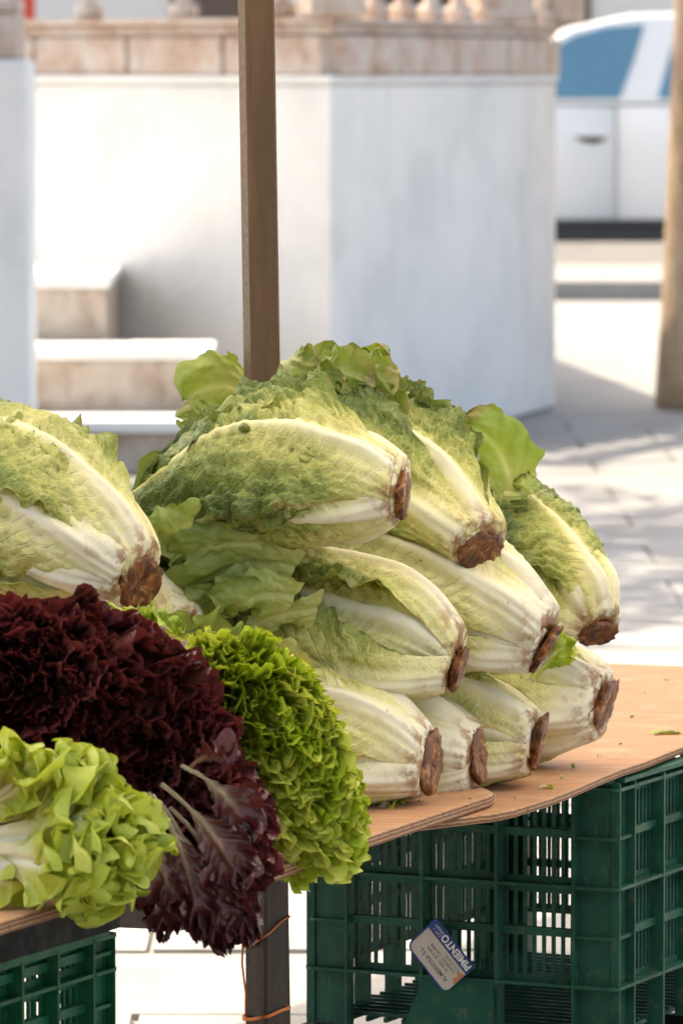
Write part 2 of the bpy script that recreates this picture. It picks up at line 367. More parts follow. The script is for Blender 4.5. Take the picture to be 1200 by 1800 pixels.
# ------------------------------------------------------------------ bandstand
TOPZ = 1.372
bs = thing('bandstand', 'whitewashed bandstand plinth topped by weathered stone band and balustrade', 'bandstand', (0, 21, 0))
def loc2(p): return (p[0], p[1] - 21.0)
c0 = P(-90, 600, 22.6); c1 = P(583, 600, 21.1); c2 = P(880, 600, 22.7); c3 = P(975, 600, 23.7)
corners = [(p.x, p.y) for p in (c0, c1, c2, c3)]
back = [(corners[3][0] - 0.6, 30.0), (corners[0][0], 30.0)]
def offset(a, b, d):
    n = Vector((b[1] - a[1], a[0] - b[0])).normalized() * d
    return (a[0] + n.x, a[1] + n.y), (b[0] + n.x, b[1] + n.y)
cen = Vector((-0.2, 26))
def grow(d): return [tuple(Vector(p) + (Vector(p) - cen).normalized() * d) for p in corners + back]
prism('plinth_wall', [loc2(p) for p in grow(0)], 0, TOPZ - 0.02, M['white'], bs, 0.015)
prism('plinth_coping', [loc2(p) for p in grow(0.025)], TOPZ - 0.019, TOPZ + 0.012, M['white'], bs, 0.008)
prism('stone_band_core', [loc2(p) for p in grow(-0.10)], TOPZ + 0.013, 1.535, M['stone'], bs)
prism('cornice', [loc2(p) for p in grow(0.0)], 1.536, 1.572, M['stone'], bs, 0.012)
prism('cornice_lip', [loc2(p) for p in grow(0.035)], 1.573, 1.598, M['stone'], bs, 0.008)
inner = grow(-0.06)
bal_v, bal_f = lathe_data([(0.055, 0), (0.055, 0.05), (0.03, 0.06), (0.028, 0.08), (0.05, 0.16), (0.055, 0.22), (0.04, 0.32), (0.026, 0.42), (0.032, 0.45), (0.05, 0.46), (0.05, 0.5)], 14)
bal_me = None
for e in range(3):
    a, b = Vector(inner[e]), Vector(inner[e + 1]); L = (b - a).length; d = (b - a) / L; ang = math.atan2(d.y, d.x)
    n = 4 if e == 0 else max(2, int(L / 0.26))
    nb = max(2, int(L / 0.44))                       # stones of the band
    for q in range(nb):
        w = L / nb; o = box('stone_block', -w / 2 + 0.008, w / 2 - 0.008, -0.05, 0.02, TOPZ + 0.014, 1.532, M['stone'], bs, 0.01)
        p = a + d * (q + 0.5) * w; o.location = (*loc2(p), 0); o.rotation_euler = (0, 0, ang)
    for q in range(n):
        p = a + d * ((q + 0.5) * L / n)
        if bal_me is None: o = mesh('baluster', bal_v, bal_f, M['stone'], bs, smooth=True); bal_me = o.data
        else: o = bpy.data.objects.new('baluster', bal_me); C.objects.link(o); o.parent = bs
        o.location = (*loc2(p), 1.599)
    o = box('top_rail', 0.05, L - 0.05, -0.08, 0.08, 2.1, 2.2, M['stone'], bs, 0.015); o.location = (*loc2(a), 0); o.rotation_euler = (0, 0, ang)
for q, p in enumerate(inner[:4]):
    o = box('pier', -0.11, 0.11, -0.11, 0.11, 1.599, 2.3, M['stone'], bs, 0.02); o.location = (*loc2(p), 0); o.rotation_euler = (0, 0, 0.3 * q)
# steps with pale tread slabs, cheek wall and its pedestal
def step(x_end, y_front, y_back, ztop, zbot):
    pa, pb = P(-120, 600, y_front).x, P(x_end, 600, y_front).x
    o = box('step', pa, pb, y_front - 21, y_back - 21, zbot, ztop - 0.046, M['riser'], bs, 0.01)
    mesh_o = box('tread_slab', pa - 0.02, pb + 0.012, y_front - 21.03, y_back - 21.02, ztop - 0.045, ztop, M['white'], o, 0.01)
step(188, 20.75, 22.2, 0.655, 0.0); step(370, 20.25, 20.74, 0.42, 0.0); step(520, 19.75, 20.24, 0.19, 0.0)
pa, pb = P(-200, 600, 19.2).x, P(51, 600, 19.2).x
box('cheek_wall', pa, pb, 19.2 - 21, 19.72 - 21, 0, 1.44, M['white'], bs, 0.02)
box('pedestal', pa, P(33, 50, 19.2).x, 19.25 - 21, 19.65 - 21, 1.441, 1.60, M['stone'], bs, 0.015)
box('pedestal_cap', pa, P(30, 50, 19.2).x, 19.21 - 21, 19.69 - 21, 1.601, 1.645, M['stone'], bs, 0.01)

# ------------------------------------------------------------------ far side of the street
fb = thing('pale_building', 'pale building with dark doorways across the street', 'building', (0, 62, 0))
box('wall', -30, 30, 0, 8, 0, 9, M['facade'], fb)
for x in (-7.5, -4.2, -1.4, 0.9, 2.25, 4.6, 7.5):
    d_ = box('doorway', x - 0.45, x + 0.45, -0.04, 0.1, 0.02, 2.4, M['dark'], fb); box('door_frame', x - 0.55, x + 0.55, -0.03, 0.05, 2.401, 2.55, M['facade'], d_)
for x in (-6, -2.8, 0, 3.4, 6):
    box('window', x - 0.4, x + 0.4, -0.03, 0.1, 4.2, 5.9, M['dark'], fb)
lp = thing('lamp_post', 'dark iron lamp post rising behind the balustrade', 'lamp post', (P(332, 20, 31.5).x, 31.5, 0))
v_, f_ = lathe_data([(0.16, 0), (0.16, 0.3), (0.08, 0.4), (0.075, 1.5), (0.095, 1.55), (0.095, 1.62), (0.05, 1.8), (0.04, 3.2)], 14); mesh('post', v_, f_, M['lamp'], lp, True)
v_, f_ = lathe_data([(0.06, 3.2), (0.16, 3.3), (0.2, 3.7), (0.1, 3.85), (0.02, 3.95)], 12); mesh('lantern', v_, f_, M['facade'], lp, True)
sg = thing('red_notice_board', 'small red notice board beyond the stone pedestal', 'sign', (P(40, 15, 45).x, 45, 0))
box('board', -0.10, 0.10, -0.03, 0.03, 1.80, 2.15, M['red_paint'], sg, 0.01); box('post', -0.03, 0.03, 0.031, 0.08, 0, 2.1, M['lamp'], sg)

# white van-shaped car, side on, facing left
CY = 39.6
cx = P(1072, 300, CY).x                                    # gap between front and rear door
car = thing('white_car', 'white parked car with tinted windows painted with sky-reflection blue beyond the kerb', 'car', (cx, CY, 0))
def car_body():
    side = [(-2.3, 0.32), (-2.33, 0.62), (-2.25, 0.85), (-1.75, 1.0), (-1.20, 1.08), (-0.62, 1.16), (2.02, 1.18), (2.06, 0.9), (2.05, 0.34), (1.62, 0.32), (1.52, 0.55), (1.25, 0.68), (0.98, 0.55), (0.88, 0.30), (-1.12, 0.30), (-1.22, 0.55), (-1.48, 0.68), (-1.75, 0.55), (-1.85, 0.32)]
    n = len(side); rings = []
    for yy, ins in ((-0.80, 0.05), (-0.86, 0.0), (0.86, 0.0), (0.80, 0.05)):
        rings.append([(x * (1 - ins * .15), yy, z) for x, z in side])
    v = [p for r in rings for p in r]; f = []
    for r in range(3):
        for i in range(n): f.append((r * n + i, r * n + (i + 1) % n, (r + 1) * n + (i + 1) % n, (r + 1) * n + i))
    f.append(tuple(range(n))[::-1]); f.append(tuple(range(3 * n, 4 * n)))
    b = mesh('body', v, f, M['paint'], car); bevel(b, 0.02)
    roof = [(-0.98, 1.17), (-0.50, 1.58), (-0.30, 1.70), (0.1, 1.785), (0.9, 1.81), (1.75, 1.77), (2.0, 1.19)]
    v = []; f = []; m = len(roof)
    for yy, zs in ((-0.84, 0), (0.84, 0)):
        for x, z in roof:
            k = (z - 1.17) / 0.64; v.append((x, yy * (1 - 0.16 * k), z))
    for i in range(m): f.append((i, (i + 1) % m, m + (i + 1) % m, m + i))
    f.append(tuple(range(m))[::-1]); f.append(tuple(range(m, 2 * m)))
    c = mesh('cabin', v, f, M['paint'], car); bevel(c, 0.03)
    return b
car_body()
def wpt(x, z, off=0.012): return (x, -0.84 * (1 - 0.16 * (z - 1.17) / 0.64) - off, z)
def pane(name, pts, mat, off=0.012):
    a = [wpt(x, z, off) for x, z in pts]; b = [(p[0], p[1] + 0.02, p[2]) for p in a]; n = len(a)
    return mesh(name, a + b, [tuple(range(n))[::-1], tuple(range(n, 2 * n))] + [(i, (i + 1) % n, n + (i + 1) % n, n + i) for i in range(n)], mat, car)
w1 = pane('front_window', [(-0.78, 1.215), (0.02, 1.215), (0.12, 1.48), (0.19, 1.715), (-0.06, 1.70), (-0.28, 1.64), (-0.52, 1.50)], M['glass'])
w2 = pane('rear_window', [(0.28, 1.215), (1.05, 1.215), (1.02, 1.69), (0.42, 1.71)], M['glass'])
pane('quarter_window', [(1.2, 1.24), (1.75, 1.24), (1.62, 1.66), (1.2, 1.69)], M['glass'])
for nm, (x0, x1, z0, z1, mt, off) in {'sill': (-1.1, 0.86, 0.24, 0.34, 'trim', 0.012), 'rub_strip': (-1.1, 0.86, 0.345, 0.39, 'trim', 0.02)}.items():
    box(nm, x0, x1, -0.86 - off, -0.84, z0, z1, M[mt], car, 0.008)
def door(nm, x0, x1, hx):
    pr = [(.395, .862), (.45, .874), (.60, .888), (.80, .894), (.95, .890), (1.05, .878), (1.12, .862), (1.165, .85)]; m = len(pr)
    v = [(x, -y, z) for x in (x0, x1) for z, y in pr] + [(x, -0.84, z) for x in (x0, x1) for z, y in pr]
    f = [(i, m + i, m + i + 1, i + 1) for i in range(m - 1)] + [(i, i + 1, 2 * m + i + 1, 2 * m + i) for i in range(m - 1)] + [(m + i, 3 * m + i, 3 * m + i + 1, m + i + 1) for i in range(m - 1)]
    d_ = mesh(nm, v, f, M['paint'], car, True)
    v = [(hx - 0.22, -0.8975, 0.955), (hx, -0.8975, 0.955), (hx - 0.03, -0.8975, 0.925), (hx - 0.10, -0.8975, 0.905), (hx - 0.18, -0.8975, 0.925)]
    mesh('handle_recess', v, [(0, 1, 2, 3, 4)], M['trim'], d_); box('handle', hx - 0.22, hx + 0.01, -0.915, -0.885, 0.957, 0.985, M['paint'], d_, 0.008)
door('front_door', -1.05, -0.006, -0.06); door('rear_door', 0.006, 0.86, 0.78)
for wx in (-1.48, 1.25):
    for s in (-1, 1):
        v_, f_ = lathe_data([(0.20, -0.10), (0.30, -0.10), (0.32, -0.07), (0.32, 0.07), (0.30, 0.10), (0.20, 0.10)], 24)
        ty = mesh('tyre', v_, f_, M['rubber'], car, True); ty.location = (wx, s * 0.75, 0.32); ty.rotation_euler = (math.pi / 2, 0, 0)
        v_, f_ = lathe_data([(0.05, -0.105), (0.19, -0.104), (0.20, -0.08), (0.20, 0.08), (0.19, 0.104), (0.05, 0.105)], 20); mesh('rim', v_, f_, M['alloy'], ty)
box('mirror', -0.86, -0.70, -1.04, -0.875, 1.14, 1.30, M['paint'], car, 0.04)

# ------------------------------------------------------------------ trees (the visible trunk, the crowns that dapple the plaza, unseen ones added to cut light)
def tree(x, y, h, r, seed, label, crown_r, n=5200):
    rg = np.random.RandomState(seed); rr = random.Random(seed)
    t = thing('plane_tree', label, 'tree', (x, y, 0), 'trees shading the plaza')
    pts = []; rad = []
    for i in range(12):
        k = i / 11; pts.append((0.05 * math.sin(3 * k), 0.05 * math.cos(4 * k), k * h)); rad.append(r * (1.03 - 0.25 * k) * (1 + 0.06 * math.exp(-k * 14)) * rr.uniform(.96, 1.05))
    tube('trunk', pts, r, M['bark'], t, 16, rad)
    for i in range(7):
        a = i * 0.9 + seed; z0 = h * rr.uniform(.6, .95); L = crown_r * rr.uniform(.6, .9)
        pp = [(0.03 * math.cos(a), 0.03 * math.sin(a), z0)] + [(L * k * math.cos(a + .2 * k), L * k * math.sin(a + .2 * k), z0 + L * (0.9 * k - .25 * k * k)) for k in (.3, .65, 1)]
        tube('limb', pp, r * .4, M['bark'], t, 8, [r * .45, r * .3, r * .18, r * .06])
    cz = h + crown_r * 0.35; cl = rg.normal(size=(70, 3)); cl /= np.linalg.norm(cl, axis=1)[:, None]
    cl *= (rg.rand(70, 1) ** 0.4) * np.array([crown_r, crown_r, crown_r * 0.55])
    ctr = cl[rg.randint(0, 70, n)] + rg.normal(size=(n, 3)) * crown_r * 0.12 + np.array([0, 0, cz])
    d1 = rg.normal(size=(n, 3)); d1 /= np.linalg.norm(d1, axis=1)[:, None]
    d2 = np.cross(d1, rg.normal(size=(n, 3))); d2 /= np.linalg.norm(d2, axis=1)[:, None]
    sz = rg.uniform(.07, .15, (n, 1))
    V = np.stack([ctr - d1 * sz, ctr + d2 * sz * .7, ctr + d1 * sz, ctr - d2 * sz * .7], 1).reshape(-1, 3)
    mesh('crown', V, [(4 * i, 4 * i + 1, 4 * i + 2, 4 * i + 3) for i in range(n)], M['foliage'], t)
tree(P(1240, 500, 23.7).x, 23.7, 4.4, 0.19, 5, 'thick mottled tree trunk standing beside the parked car', 2.0, 3000)
tree(-2.4, 18.3, 4.0, 0.17, 8, 'leafy tree on the plaza in front of the bandstand steps', 2.9, 4200)
for i, (x, y, h, cr_) in enumerate(((-6.5, -8.5, 2.2, 3.6), (-1.0, -9.0, 2.2, 3.8), (4.0, -10.5, 2.2, 3.6))):  # unseen trees added behind the camera to cut the front fill light
    tree(x, y, h, 0.2, 20 + i, ('unseen tree added to cut front light, opposite the near green crates', 'unseen tree added to cut front light, opposite the lettuce heap', 'unseen tree added to cut front light, opposite the far plywood end')[i], cr_, 7000)

# ------------------------------------------------------------------ stall frame
TH = math.radians(65); U = Vector((math.cos(TH), math.sin(TH), 0)); Vv = Vector((math.sin(TH), -math.cos(TH), 0))
T = 0.54
def bd(pts, z): return [(q.x, q.y) for q in (Pz(a, b, z) for a, b in pts)]
def board(name, pts, ztop, th, label):
    poly = bd(pts, ztop); o0 = poly[0]
    b = prism(name, [(p[0] - o0[0], p[1] - o0[1]) for p in poly], -th, 0, M['plywood'], None, 0.0025); b.location = (o0[0], o0[1], ztop)
    return tag(b, label, 'board', 'plywood boards of the stall')
board('plywood_board', [(690, 1452), (870, 1430), (900, 1424), (930, 1415), (965, 1404), (1000, 1391), (1030, 1378), (1060, 1365), (1095, 1351), (1130, 1340), (1165, 1326), (1200, 1312), (1330, 1262), (1330, 1182), (1200, 1171), (1060, 1166), (860, 1170), (500, 1215), (100, 1230), (-250, 1400), (0, 1530), (240, 1545), (430, 1500)], T, 0.010, 'thin warped plywood board with wavy edge under the romaine heads')  # hidden left stretch of this outline added to block light from above
board('plywood_board', [(430, 1548), (640, 1473), (780, 1426), (862, 1399), (868, 1394), (860, 1388), (640, 1300), (250, 1420)], T + 0.0145, 0.0135, 'thick weathered board end lying on the wavy plywood')
board('plywood_board', [(-150, 1688), (0, 1622), (147, 1577), (151, 1571), (140, 1566), (-60, 1505), (-380, 1600)], T + 0.0145, 0.0135, 'plywood board with frayed edge above the black crate')

def square_tube(name, base, top, w, rot, mat, parent=None, r=0.003):
    base, top = Vector(base), Vector(top)
    cs, sn = math.cos(rot), math.sin(rot); h = w / 2; ring = []
    for sx, sy in ((-1, -1), (1, -1), (1, 1), (-1, 1)):
        for a, b in (((sx * h), sy * (h - r)), (sx * (h - r), sy * h)) if sx * sy > 0 else ((sx * (h - r), sy * h), (sx * h, sy * (h - r))):
            ring.append((a * cs - b * sn, a * sn + b * cs))
    n = len(ring); v = [(base.x + x, base.y + y, base.z) for x, y in ring] + [(top.x + x, top.y + y, top.z) for x, y in ring]
    f = [tuple(range(n))[::-1], tuple(range(n, 2 * n))] + [(i, (i + 1) % n, n + (i + 1) % n, n + i) for i in range(n)]
    return mesh(name, v, f, mat, parent)
pb = P(461, 690, 6.80); pt = P(450, 0, 6.80); sl = (pt - pb) / (pt.z - pb.z)
pole = square_tube('canopy_pole', pb - sl * pb.z, pb + sl * (2.30 - pb.z), 0.0365, math.radians(17), M['pole'])
tag(pole, 'brown square steel pole rising out of the lettuce heap', 'pole')
lg = P(468, 1700, 6.42)
leg = thing('table_leg', 'dark square steel table leg wrapped with copper wire', 'table leg', (lg.x, lg.y, 0))
square_tube('post', (0, 0, 0), (0, 0, T - 0.012), 0.036, math.radians(44), M['leg'], leg)
bA, bB = P(120, 1596, 6.62), P(440, 1608, 6.45)
d = (bB - bA).normalized(); sdv = d.cross(Vector((0, 0, 1))).normalized(); vv = []
for p in (bA, bB):
    for a, b in ((-.02, -.018), (.02, -.018), (.02, .018), (-.02, .018)): vv.append(p + sdv * a + Vector((0, 0, b)) - leg.location)
mesh('cross_beam', vv, [(0, 1, 2, 3), (7, 6, 5, 4), (0, 4, 5, 1), (1, 5, 6, 2), (2, 6, 7, 3), (3, 7, 4, 0)], M['leg'], leg)
wire = thing('copper_wire', 'orange copper wire looped around the dark table leg', 'wire', (lg.x, lg.y, 0))
def loop(z, tilt, r0, ph, n=40, turns=1.15):
    pts = []
    for i in range(n + 1):
        a = ph + turns * 2 * math.pi * i / n; ca, sa = math.cos(a), math.sin(a)
        k = 1 / (abs(math.cos(a - math.radians(44))) ** 6 + abs(math.sin(a - math.radians(44))) ** 6) ** (1 / 6)
        pts.append((r0 * k * ca, r0 * k * sa, z + tilt * ca + 0.004 * i / n))
    return pts
zl1, zl2 = P(468, 1640, 6.42).z, P(468, 1783, 6.42).z
tube('loop', loop(zl1, 0.017, 0.0212, 2.9), 0.0013, M['copper'], wire, 6); tube('loop', loop(zl2, 0.006, 0.0212, 2.9, turns=2.1, n=70), 0.0013, M['copper'], wire, 6)
a0 = P(427, 1655, 6.40) - wire.location; a1 = P(432, 1785, 6.40) - wire.location
tube('strand', [a0, a0.lerp(a1, .3) + Vector((-.002, 0, 0)), a0.lerp(a1, .7) + Vector((.001, 0, 0)), a1], 0.0013, M['copper'], wire, 6)
tube('loose_end', [a0, a0 + Vector((-.004, -.004, .012)), a0 + Vector((.002, -.006, .02))], 0.0012, M['copper'], wire, 6)

cnp = thing('market_canopy', 'pale fabric canopy stretched over the market stall', 'canopy', (0, 7.0, 2.3))
nx, ny = 25, 17; vv = []
for j in range(ny):
    for i in range(nx):
        a = -1.6 + 4.6 * i / (nx - 1); b = -1.9 + 4.4 * j / (ny - 1)
        p = U * a + Vv * b; vv.append((p.x, p.y, 0.03 + 0.22 * (1 - abs(b - .3) / 2.2) + 0.02 * math.sin(a * 3) * math.cos(b * 2)))
mesh('fabric', vv, [tuple(int(q) for q in r) for r in gridfaces(ny, nx)], M['canopy'], cnp, True)
for b in (-1.88, 2.48):
    tube('frame_bar', [U * -1.6 + Vv * b + Vector((0, 0, 0.01)), U * 3.0 + Vv * b + Vector((0, 0, 0.01))], 0.016, M['pole'], cnp, 10)

# ------------------------------------------------------------------ crates
def frame_matrix(corner, z):
    X = -Vv; Y = Vector((0, 0, 1)).cross(X)            # Y = -U
    return Matrix(((X.x, Y.x, 0, corner.x), (X.y, Y.y, 0, corner.y), (0, 0, 1, z), (0, 0, 0, 1)))
def make_crate(name, label, corner, z0, h, LX, LY, mat, rows, group, slat_pitch=0.0115, bays_x=3, bays_y=5, flap=False, rimw=0.012):
    """x runs along -V (0..LX), y along -U; the crate occupies y in (-LY..0)"""
    t = thing(name, label, 'crate', (0, 0, 0), group); t.matrix_world = frame_matrix(corner, z0)
    D = 0.022                                              # depth of the outer ribs
    pw = 0.058                                             # corner post width
    cache = {}
    def bx(nm, x0, x1, y0, y1, za, zb, par=t, bev=0.0):
        key = (round(x1 - x0, 4), round(y1 - y0, 4), round(zb - za, 4))
        if key not in cache:
            o = mesh(nm, boxv(-(x1 - x0) / 2, (x1 - x0) / 2, -(y1 - y0) / 2, (y1 - y0) / 2, -(zb - za) / 2, (zb - za) / 2), BF, mat, par); cache[key] = o.data
        else:
            o = bpy.data.objects.new(nm, cache[key]); C.objects.link(o); o.parent = par
        o.location = ((x0 + x1) / 2, (y0 + y1) / 2, (za + zb) / 2)
        return o
    rails = [h * r for r in rows]                          # heights of the rails
    # corner posts: a recessed L with rounded flanges at each rail
    for cxn, cyn, sx, sy in ((0, 0, 1, -1), (LX, 0, -1, -1), (0, -LY, 1, 1), (LX, -LY, -1, 1)):
        x0, x1 = sorted((cxn + sx * 0.012, cxn + sx * pw)); y0, y1 = sorted((cyn + sy * 0.0125, cyn + sy * 0.017))
        post = bx('corner_post', x0, x1, y0, y1, 0.002, h - 0.002)
        x2, x3 = sorted((cxn + sx * 0.0125, cxn + sx * 0.017)); y2, y3 = sorted((cyn + sy * 0.0175, cyn + sy * pw))
        bx('post_wall', x2, x3, y2, y3, 0.002, h - 0.002, post).location -= post.location
        for fx, fy in (((pw, pw + 0.0035), (0.0005, D)), ((0.0005, D), (pw, pw + 0.0035))):
            xa, xb = sorted((cxn + sx * fx[0], cxn + sx * fx[1])); ya, yb = sorted((cyn + sy * fy[0], cyn + sy * fy[1]))
            bx('post_rib', xa, xb, ya, yb, 0.0015, h - 0.0015, post).location -= post.location
        # the outer fin that splits the post
        xa, xb = sorted((cxn + sx * 0.001, cxn + sx * 0.0122)); ya, yb = sorted((cyn + sy * 0.0095, cyn + sy * 0.0122))
        bx('post_fin', xa, xb, ya, yb, 0.001, h - 0.001, post).location -= post.location
        for q, z in enumerate(rails + [(a + b) / 2 for a, b in zip(rails[:-1], rails[1:])]):
            n = 7; ring = []
            big = 0.0 if q < len(rails) else 0.004
            r_ = 0.012
            for i in range(n):
                a = math.pi / 2 * i / (n - 1); ring.append((r_ - (r_ - big) * math.sin(a) if False else big + r_ * (1 - math.sin(a)), big + r_ * (1 - math.cos(a))))
            pl = [(pw, big)] + [(p[0], p[1]) for p in ring[::-1]][::1] + [(big, pw), (0.0165, pw), (0.0165, 0.0165), (pw, 0.0165)]
            pl = [(pw, big)] + sorted([(p[0], p[1]) for p in ring], key=lambda p: -p[0]) + [(big, pw), (0.0165, pw), (0.0165, 0.0165), (pw, 0.0165)]
            pl = [(cxn + sx * p[0], cyn + sy * p[1]) for p in pl]
            if sx * sy > 0: pl = pl[::-1]
            o = prism('post_flange', pl[::-1], z, z + 0.004, mat, post); o.location = -post.location
    def face(axis, const, sgn, L, bays):
        """axis 0: the face runs along x at y=const ; axis 1: along y at x=const. sgn points into the crate"""
        a0, a1 = pw + 0.0036, L - pw - 0.0036; bw = (a1 - a0) / bays
        def put(nm, s0, s1, d0, d1, za, zb):
            lo, hi = sorted((const + sgn * d0, const + sgn * d1))
            if axis == 0: return bx(nm, s0, s1, lo, hi, za, zb)
            return bx(nm, lo, hi, -s1, -s0, za, zb)
        for z in rails: put('rail', a0, a1, 0.001, D, z, z + 0.004)
        for z in [(a + b) / 2 for a, b in zip(rails[:-1], rails[1:])]: put('minor_rail', a0, a1, 0.011, D - 0.0005, z, z + 0.010)
        for b in range(1, bays):
            put('rib', a0 + b * bw - 0.0025, a0 + b * bw + 0.0025, 0.0003, D + 0.0005, 0.003, h - 0.003)
        for b in range(bays):
            s0 = a0 + b * bw + 0.006; s1 = a0 + (b + 1) * bw - 0.006; n = int((s1 - s0) / slat_pitch)
            for q in range(n + 1):
                c_ = s0 + (s1 - s0) * q / n
                put('slat', c_ - 0.0024, c_ + 0.0024, D - 0.004, D - 0.001, rails[0] + 0.005, h - 0.004)
            for z in rails[1:]: put('panel_strip', s0, s1, D - 0.0045, D - 0.0015, z - 0.009, z - 0.0005)
            for z in rails[:-1]: put('panel_strip', s0, s1, D - 0.0045, D - 0.0015, z + 0.0045, z + 0.012)
    face(0, 0.0, -1, LX, bays_x); face(0, -LY, 1, LX, bays_x); face(1, 0.0, 1, LY, bays_y); face(1, LX, -1, LY, bays_y)
    # lattice floor
    n = int(LX / 0.028)
    for i in range(n + 1):
        x = 0.03 + (LX - 0.06) * i / n; bx('floor_bar', x - 0.0022, x + 0.0022, -LY + 0.024, -0.024, 0.006, 0.012)
    n = int(LY / 0.028)
    for i in range(n + 1):
        y = -0.03 - (LY - 0.06) * i / n; bx('floor_bar', 0.024, LX - 0.024, y - 0.0022, y + 0.0022, 0.0125, 0.017)
    # top rim
    for (x0, x1, y0, y1) in ((0.013, LX - 0.013, -0.024, -0.0005), (0.013, LX - 0.013, -LY + 0.0005, -LY + 0.024), (0.0005, 0.024, -LY + 0.0245, -0.0245), (LX - 0.024, LX - 0.0005, -LY + 0.0245, -0.0245)):
        bx('rim', x0, x1, y0, y1, h - 0.001, h + 0.004)
    return t
ROWS = [0.215, 0.592, 0.968]
cA = P(1085, 1400, 6.97)
cr = make_crate('green_crate', 'dark green slatted plastic crate holding up the wavy plywood board', cA, 0.193, 0.330, 0.43, 0.60, M['crate'], ROWS, 'plastic crates under the stall')
# sloping pocket plate in the middle bay of the end face
bw = (0.43 - 2 * 0.0616) / 3; f0, f1 = 0.0616 + bw + 0.004, 0.0616 + 2 * bw - 0.004; zf = 0.330 * 0.215
mesh('pocket_plate', [(f0, 0.0, zf), (f1, 0.0, zf), (f1 + 0.022, 0.05, -0.02), (f0 - 0.022, 0.05, -0.02), (f0, -0.003, zf), (f1, -0.003, zf), (f1 + 0.022, 0.047, -0.02), (f0 - 0.022, 0.047, -0.02)], [(0, 1, 2, 3), (7, 6, 5, 4), (0, 4, 5, 1), (1, 5, 6, 2), (2, 6, 7, 3), (3, 7, 4, 0)], M['crate'], cr)
def low_crate(name, label, corner, z0, h, LX, LY, mat, group):
    """shallow tray: four walls with a lower middle, corner blocks and a slatted floor"""
    t = thing(name, label, 'crate', (0, 0, 0), group); t.matrix_world = frame_matrix(corner, z0)
    def wall(nm, L, place):
        dip = 0.30 * h; pl = [(0.001, 0), (L - 0.001, 0), (L - 0.001, h), (L - 0.055, h), (L - 0.085, h - dip), (0.085, h - dip), (0.055, h), (0.001, h)]; n = len(pl)
        v = [place(s, 0.0, z) for s, z in pl] + [place(s, 0.006, z) for s, z in pl]
        w = mesh(nm, v, [tuple(range(n))[::-1], tuple(range(n, 2 * n))] + [(i, (i + 1) % n, n + (i + 1) % n, n + i) for i in range(n)], mat, t)
        # rolled lip following the dip
        for i in range(2, n - 1):
            p, q = pl[i], pl[i + 1]; off = [place(s, -0.006, z + 0.001) for s, z in (p, q)] + [place(s, 0.008, z + 0.001) for s, z in (q, p)]
            lo = [(a[0], a[1], a[2] + 0.003) for a in off]
            mesh('lip', off + lo, [(3, 2, 1, 0), (4, 5, 6, 7), (0, 1, 5, 4), (1, 2, 6, 5), (2, 3, 7, 6), (3, 0, 4, 7)], mat, w)
    wall('end_wall', LX, lambda s, d, z: (s, -d, z)); wall('end_wall', LX, lambda s, d, z: (s, -LY + d, z))
    wall('side_wall', LY - 0.014, lambda s, d, z: (d, -s - 0.007, z)); wall('side_wall', LY - 0.014, lambda s, d, z: (LX - d, -s - 0.007, z))
    for x in (0.004, LX - 0.044):
        for y in (-0.047, -LY + 0.007):
            o = box('corner_block', x + 0.004, x + 0.036, y, y + 0.036, 0.002, h + 0.002, mat, t)
    for i in range(int(LY / 0.03)): box('floor_bar', 0.008, LX - 0.008, -0.02 - i * 0.03, -0.012 - i * 0.03, 0.003, 0.008, mat, t)
    return t
low_crate('shallow_crate', 'shallow black crate at the foot of the dark green crate', cA, 0.0, 0.188, 0.43, 0.60, M['black'], 'plastic crates under the stall')
fe = P(212, 1650, 6.08); cB = fe - U * 0.60; cB.z = 0
make_crate('green_crate', 'bright green plastic crate beneath the black tray', cB, 0.180, 0.295, 0.40, 0.60, M['crate2'], [0.30, 0.60, 0.86, 0.985], 'plastic crates under the stall', 0.012, 4, 6)
low_crate('black_tray', 'black plastic tray wedged between bright green crate and plywood', cB, 0.4795, 0.058, 0.40, 0.60, M['black'], 'plastic crates under the stall')
low_crate('shallow_crate', 'shallow black crate at the foot of the bright green crate', cB, 0.0, 0.176, 0.40, 0.60, M['black'], 'plastic crates under the stall')

cC = cB - U * 0.64  # unseen crates and board added here to keep light from under the stall
make_crate('green_crate', 'unseen bright green plastic crate added to block light under the stall', cC, 0.180, 0.295, 0.40, 0.60, M['crate2'], [0.30, 0.60, 0.86, 0.985], 'plastic crates under the stall', 0.012, 4, 6)
low_crate('shallow_crate', 'unseen shallow black crate added to block light under the stall', cC, 0.0, 0.176, 0.40, 0.60, M['black'], 'plastic crates under the stall')
nb_ = [cB + Vv * .02 - U * q + Vv * w for q, w in ((.16, 0), (1.4, 0), (1.4, -.75), (.16, -.75))]
b_ = prism('plywood_board', [(q.x, q.y) for q in nb_][::-1], T - .0625, T - .052, M['plywood'], None, .002); tag(b_, 'unseen plywood board added to block light beyond the near crate', 'board', 'plywood boards of the stall')

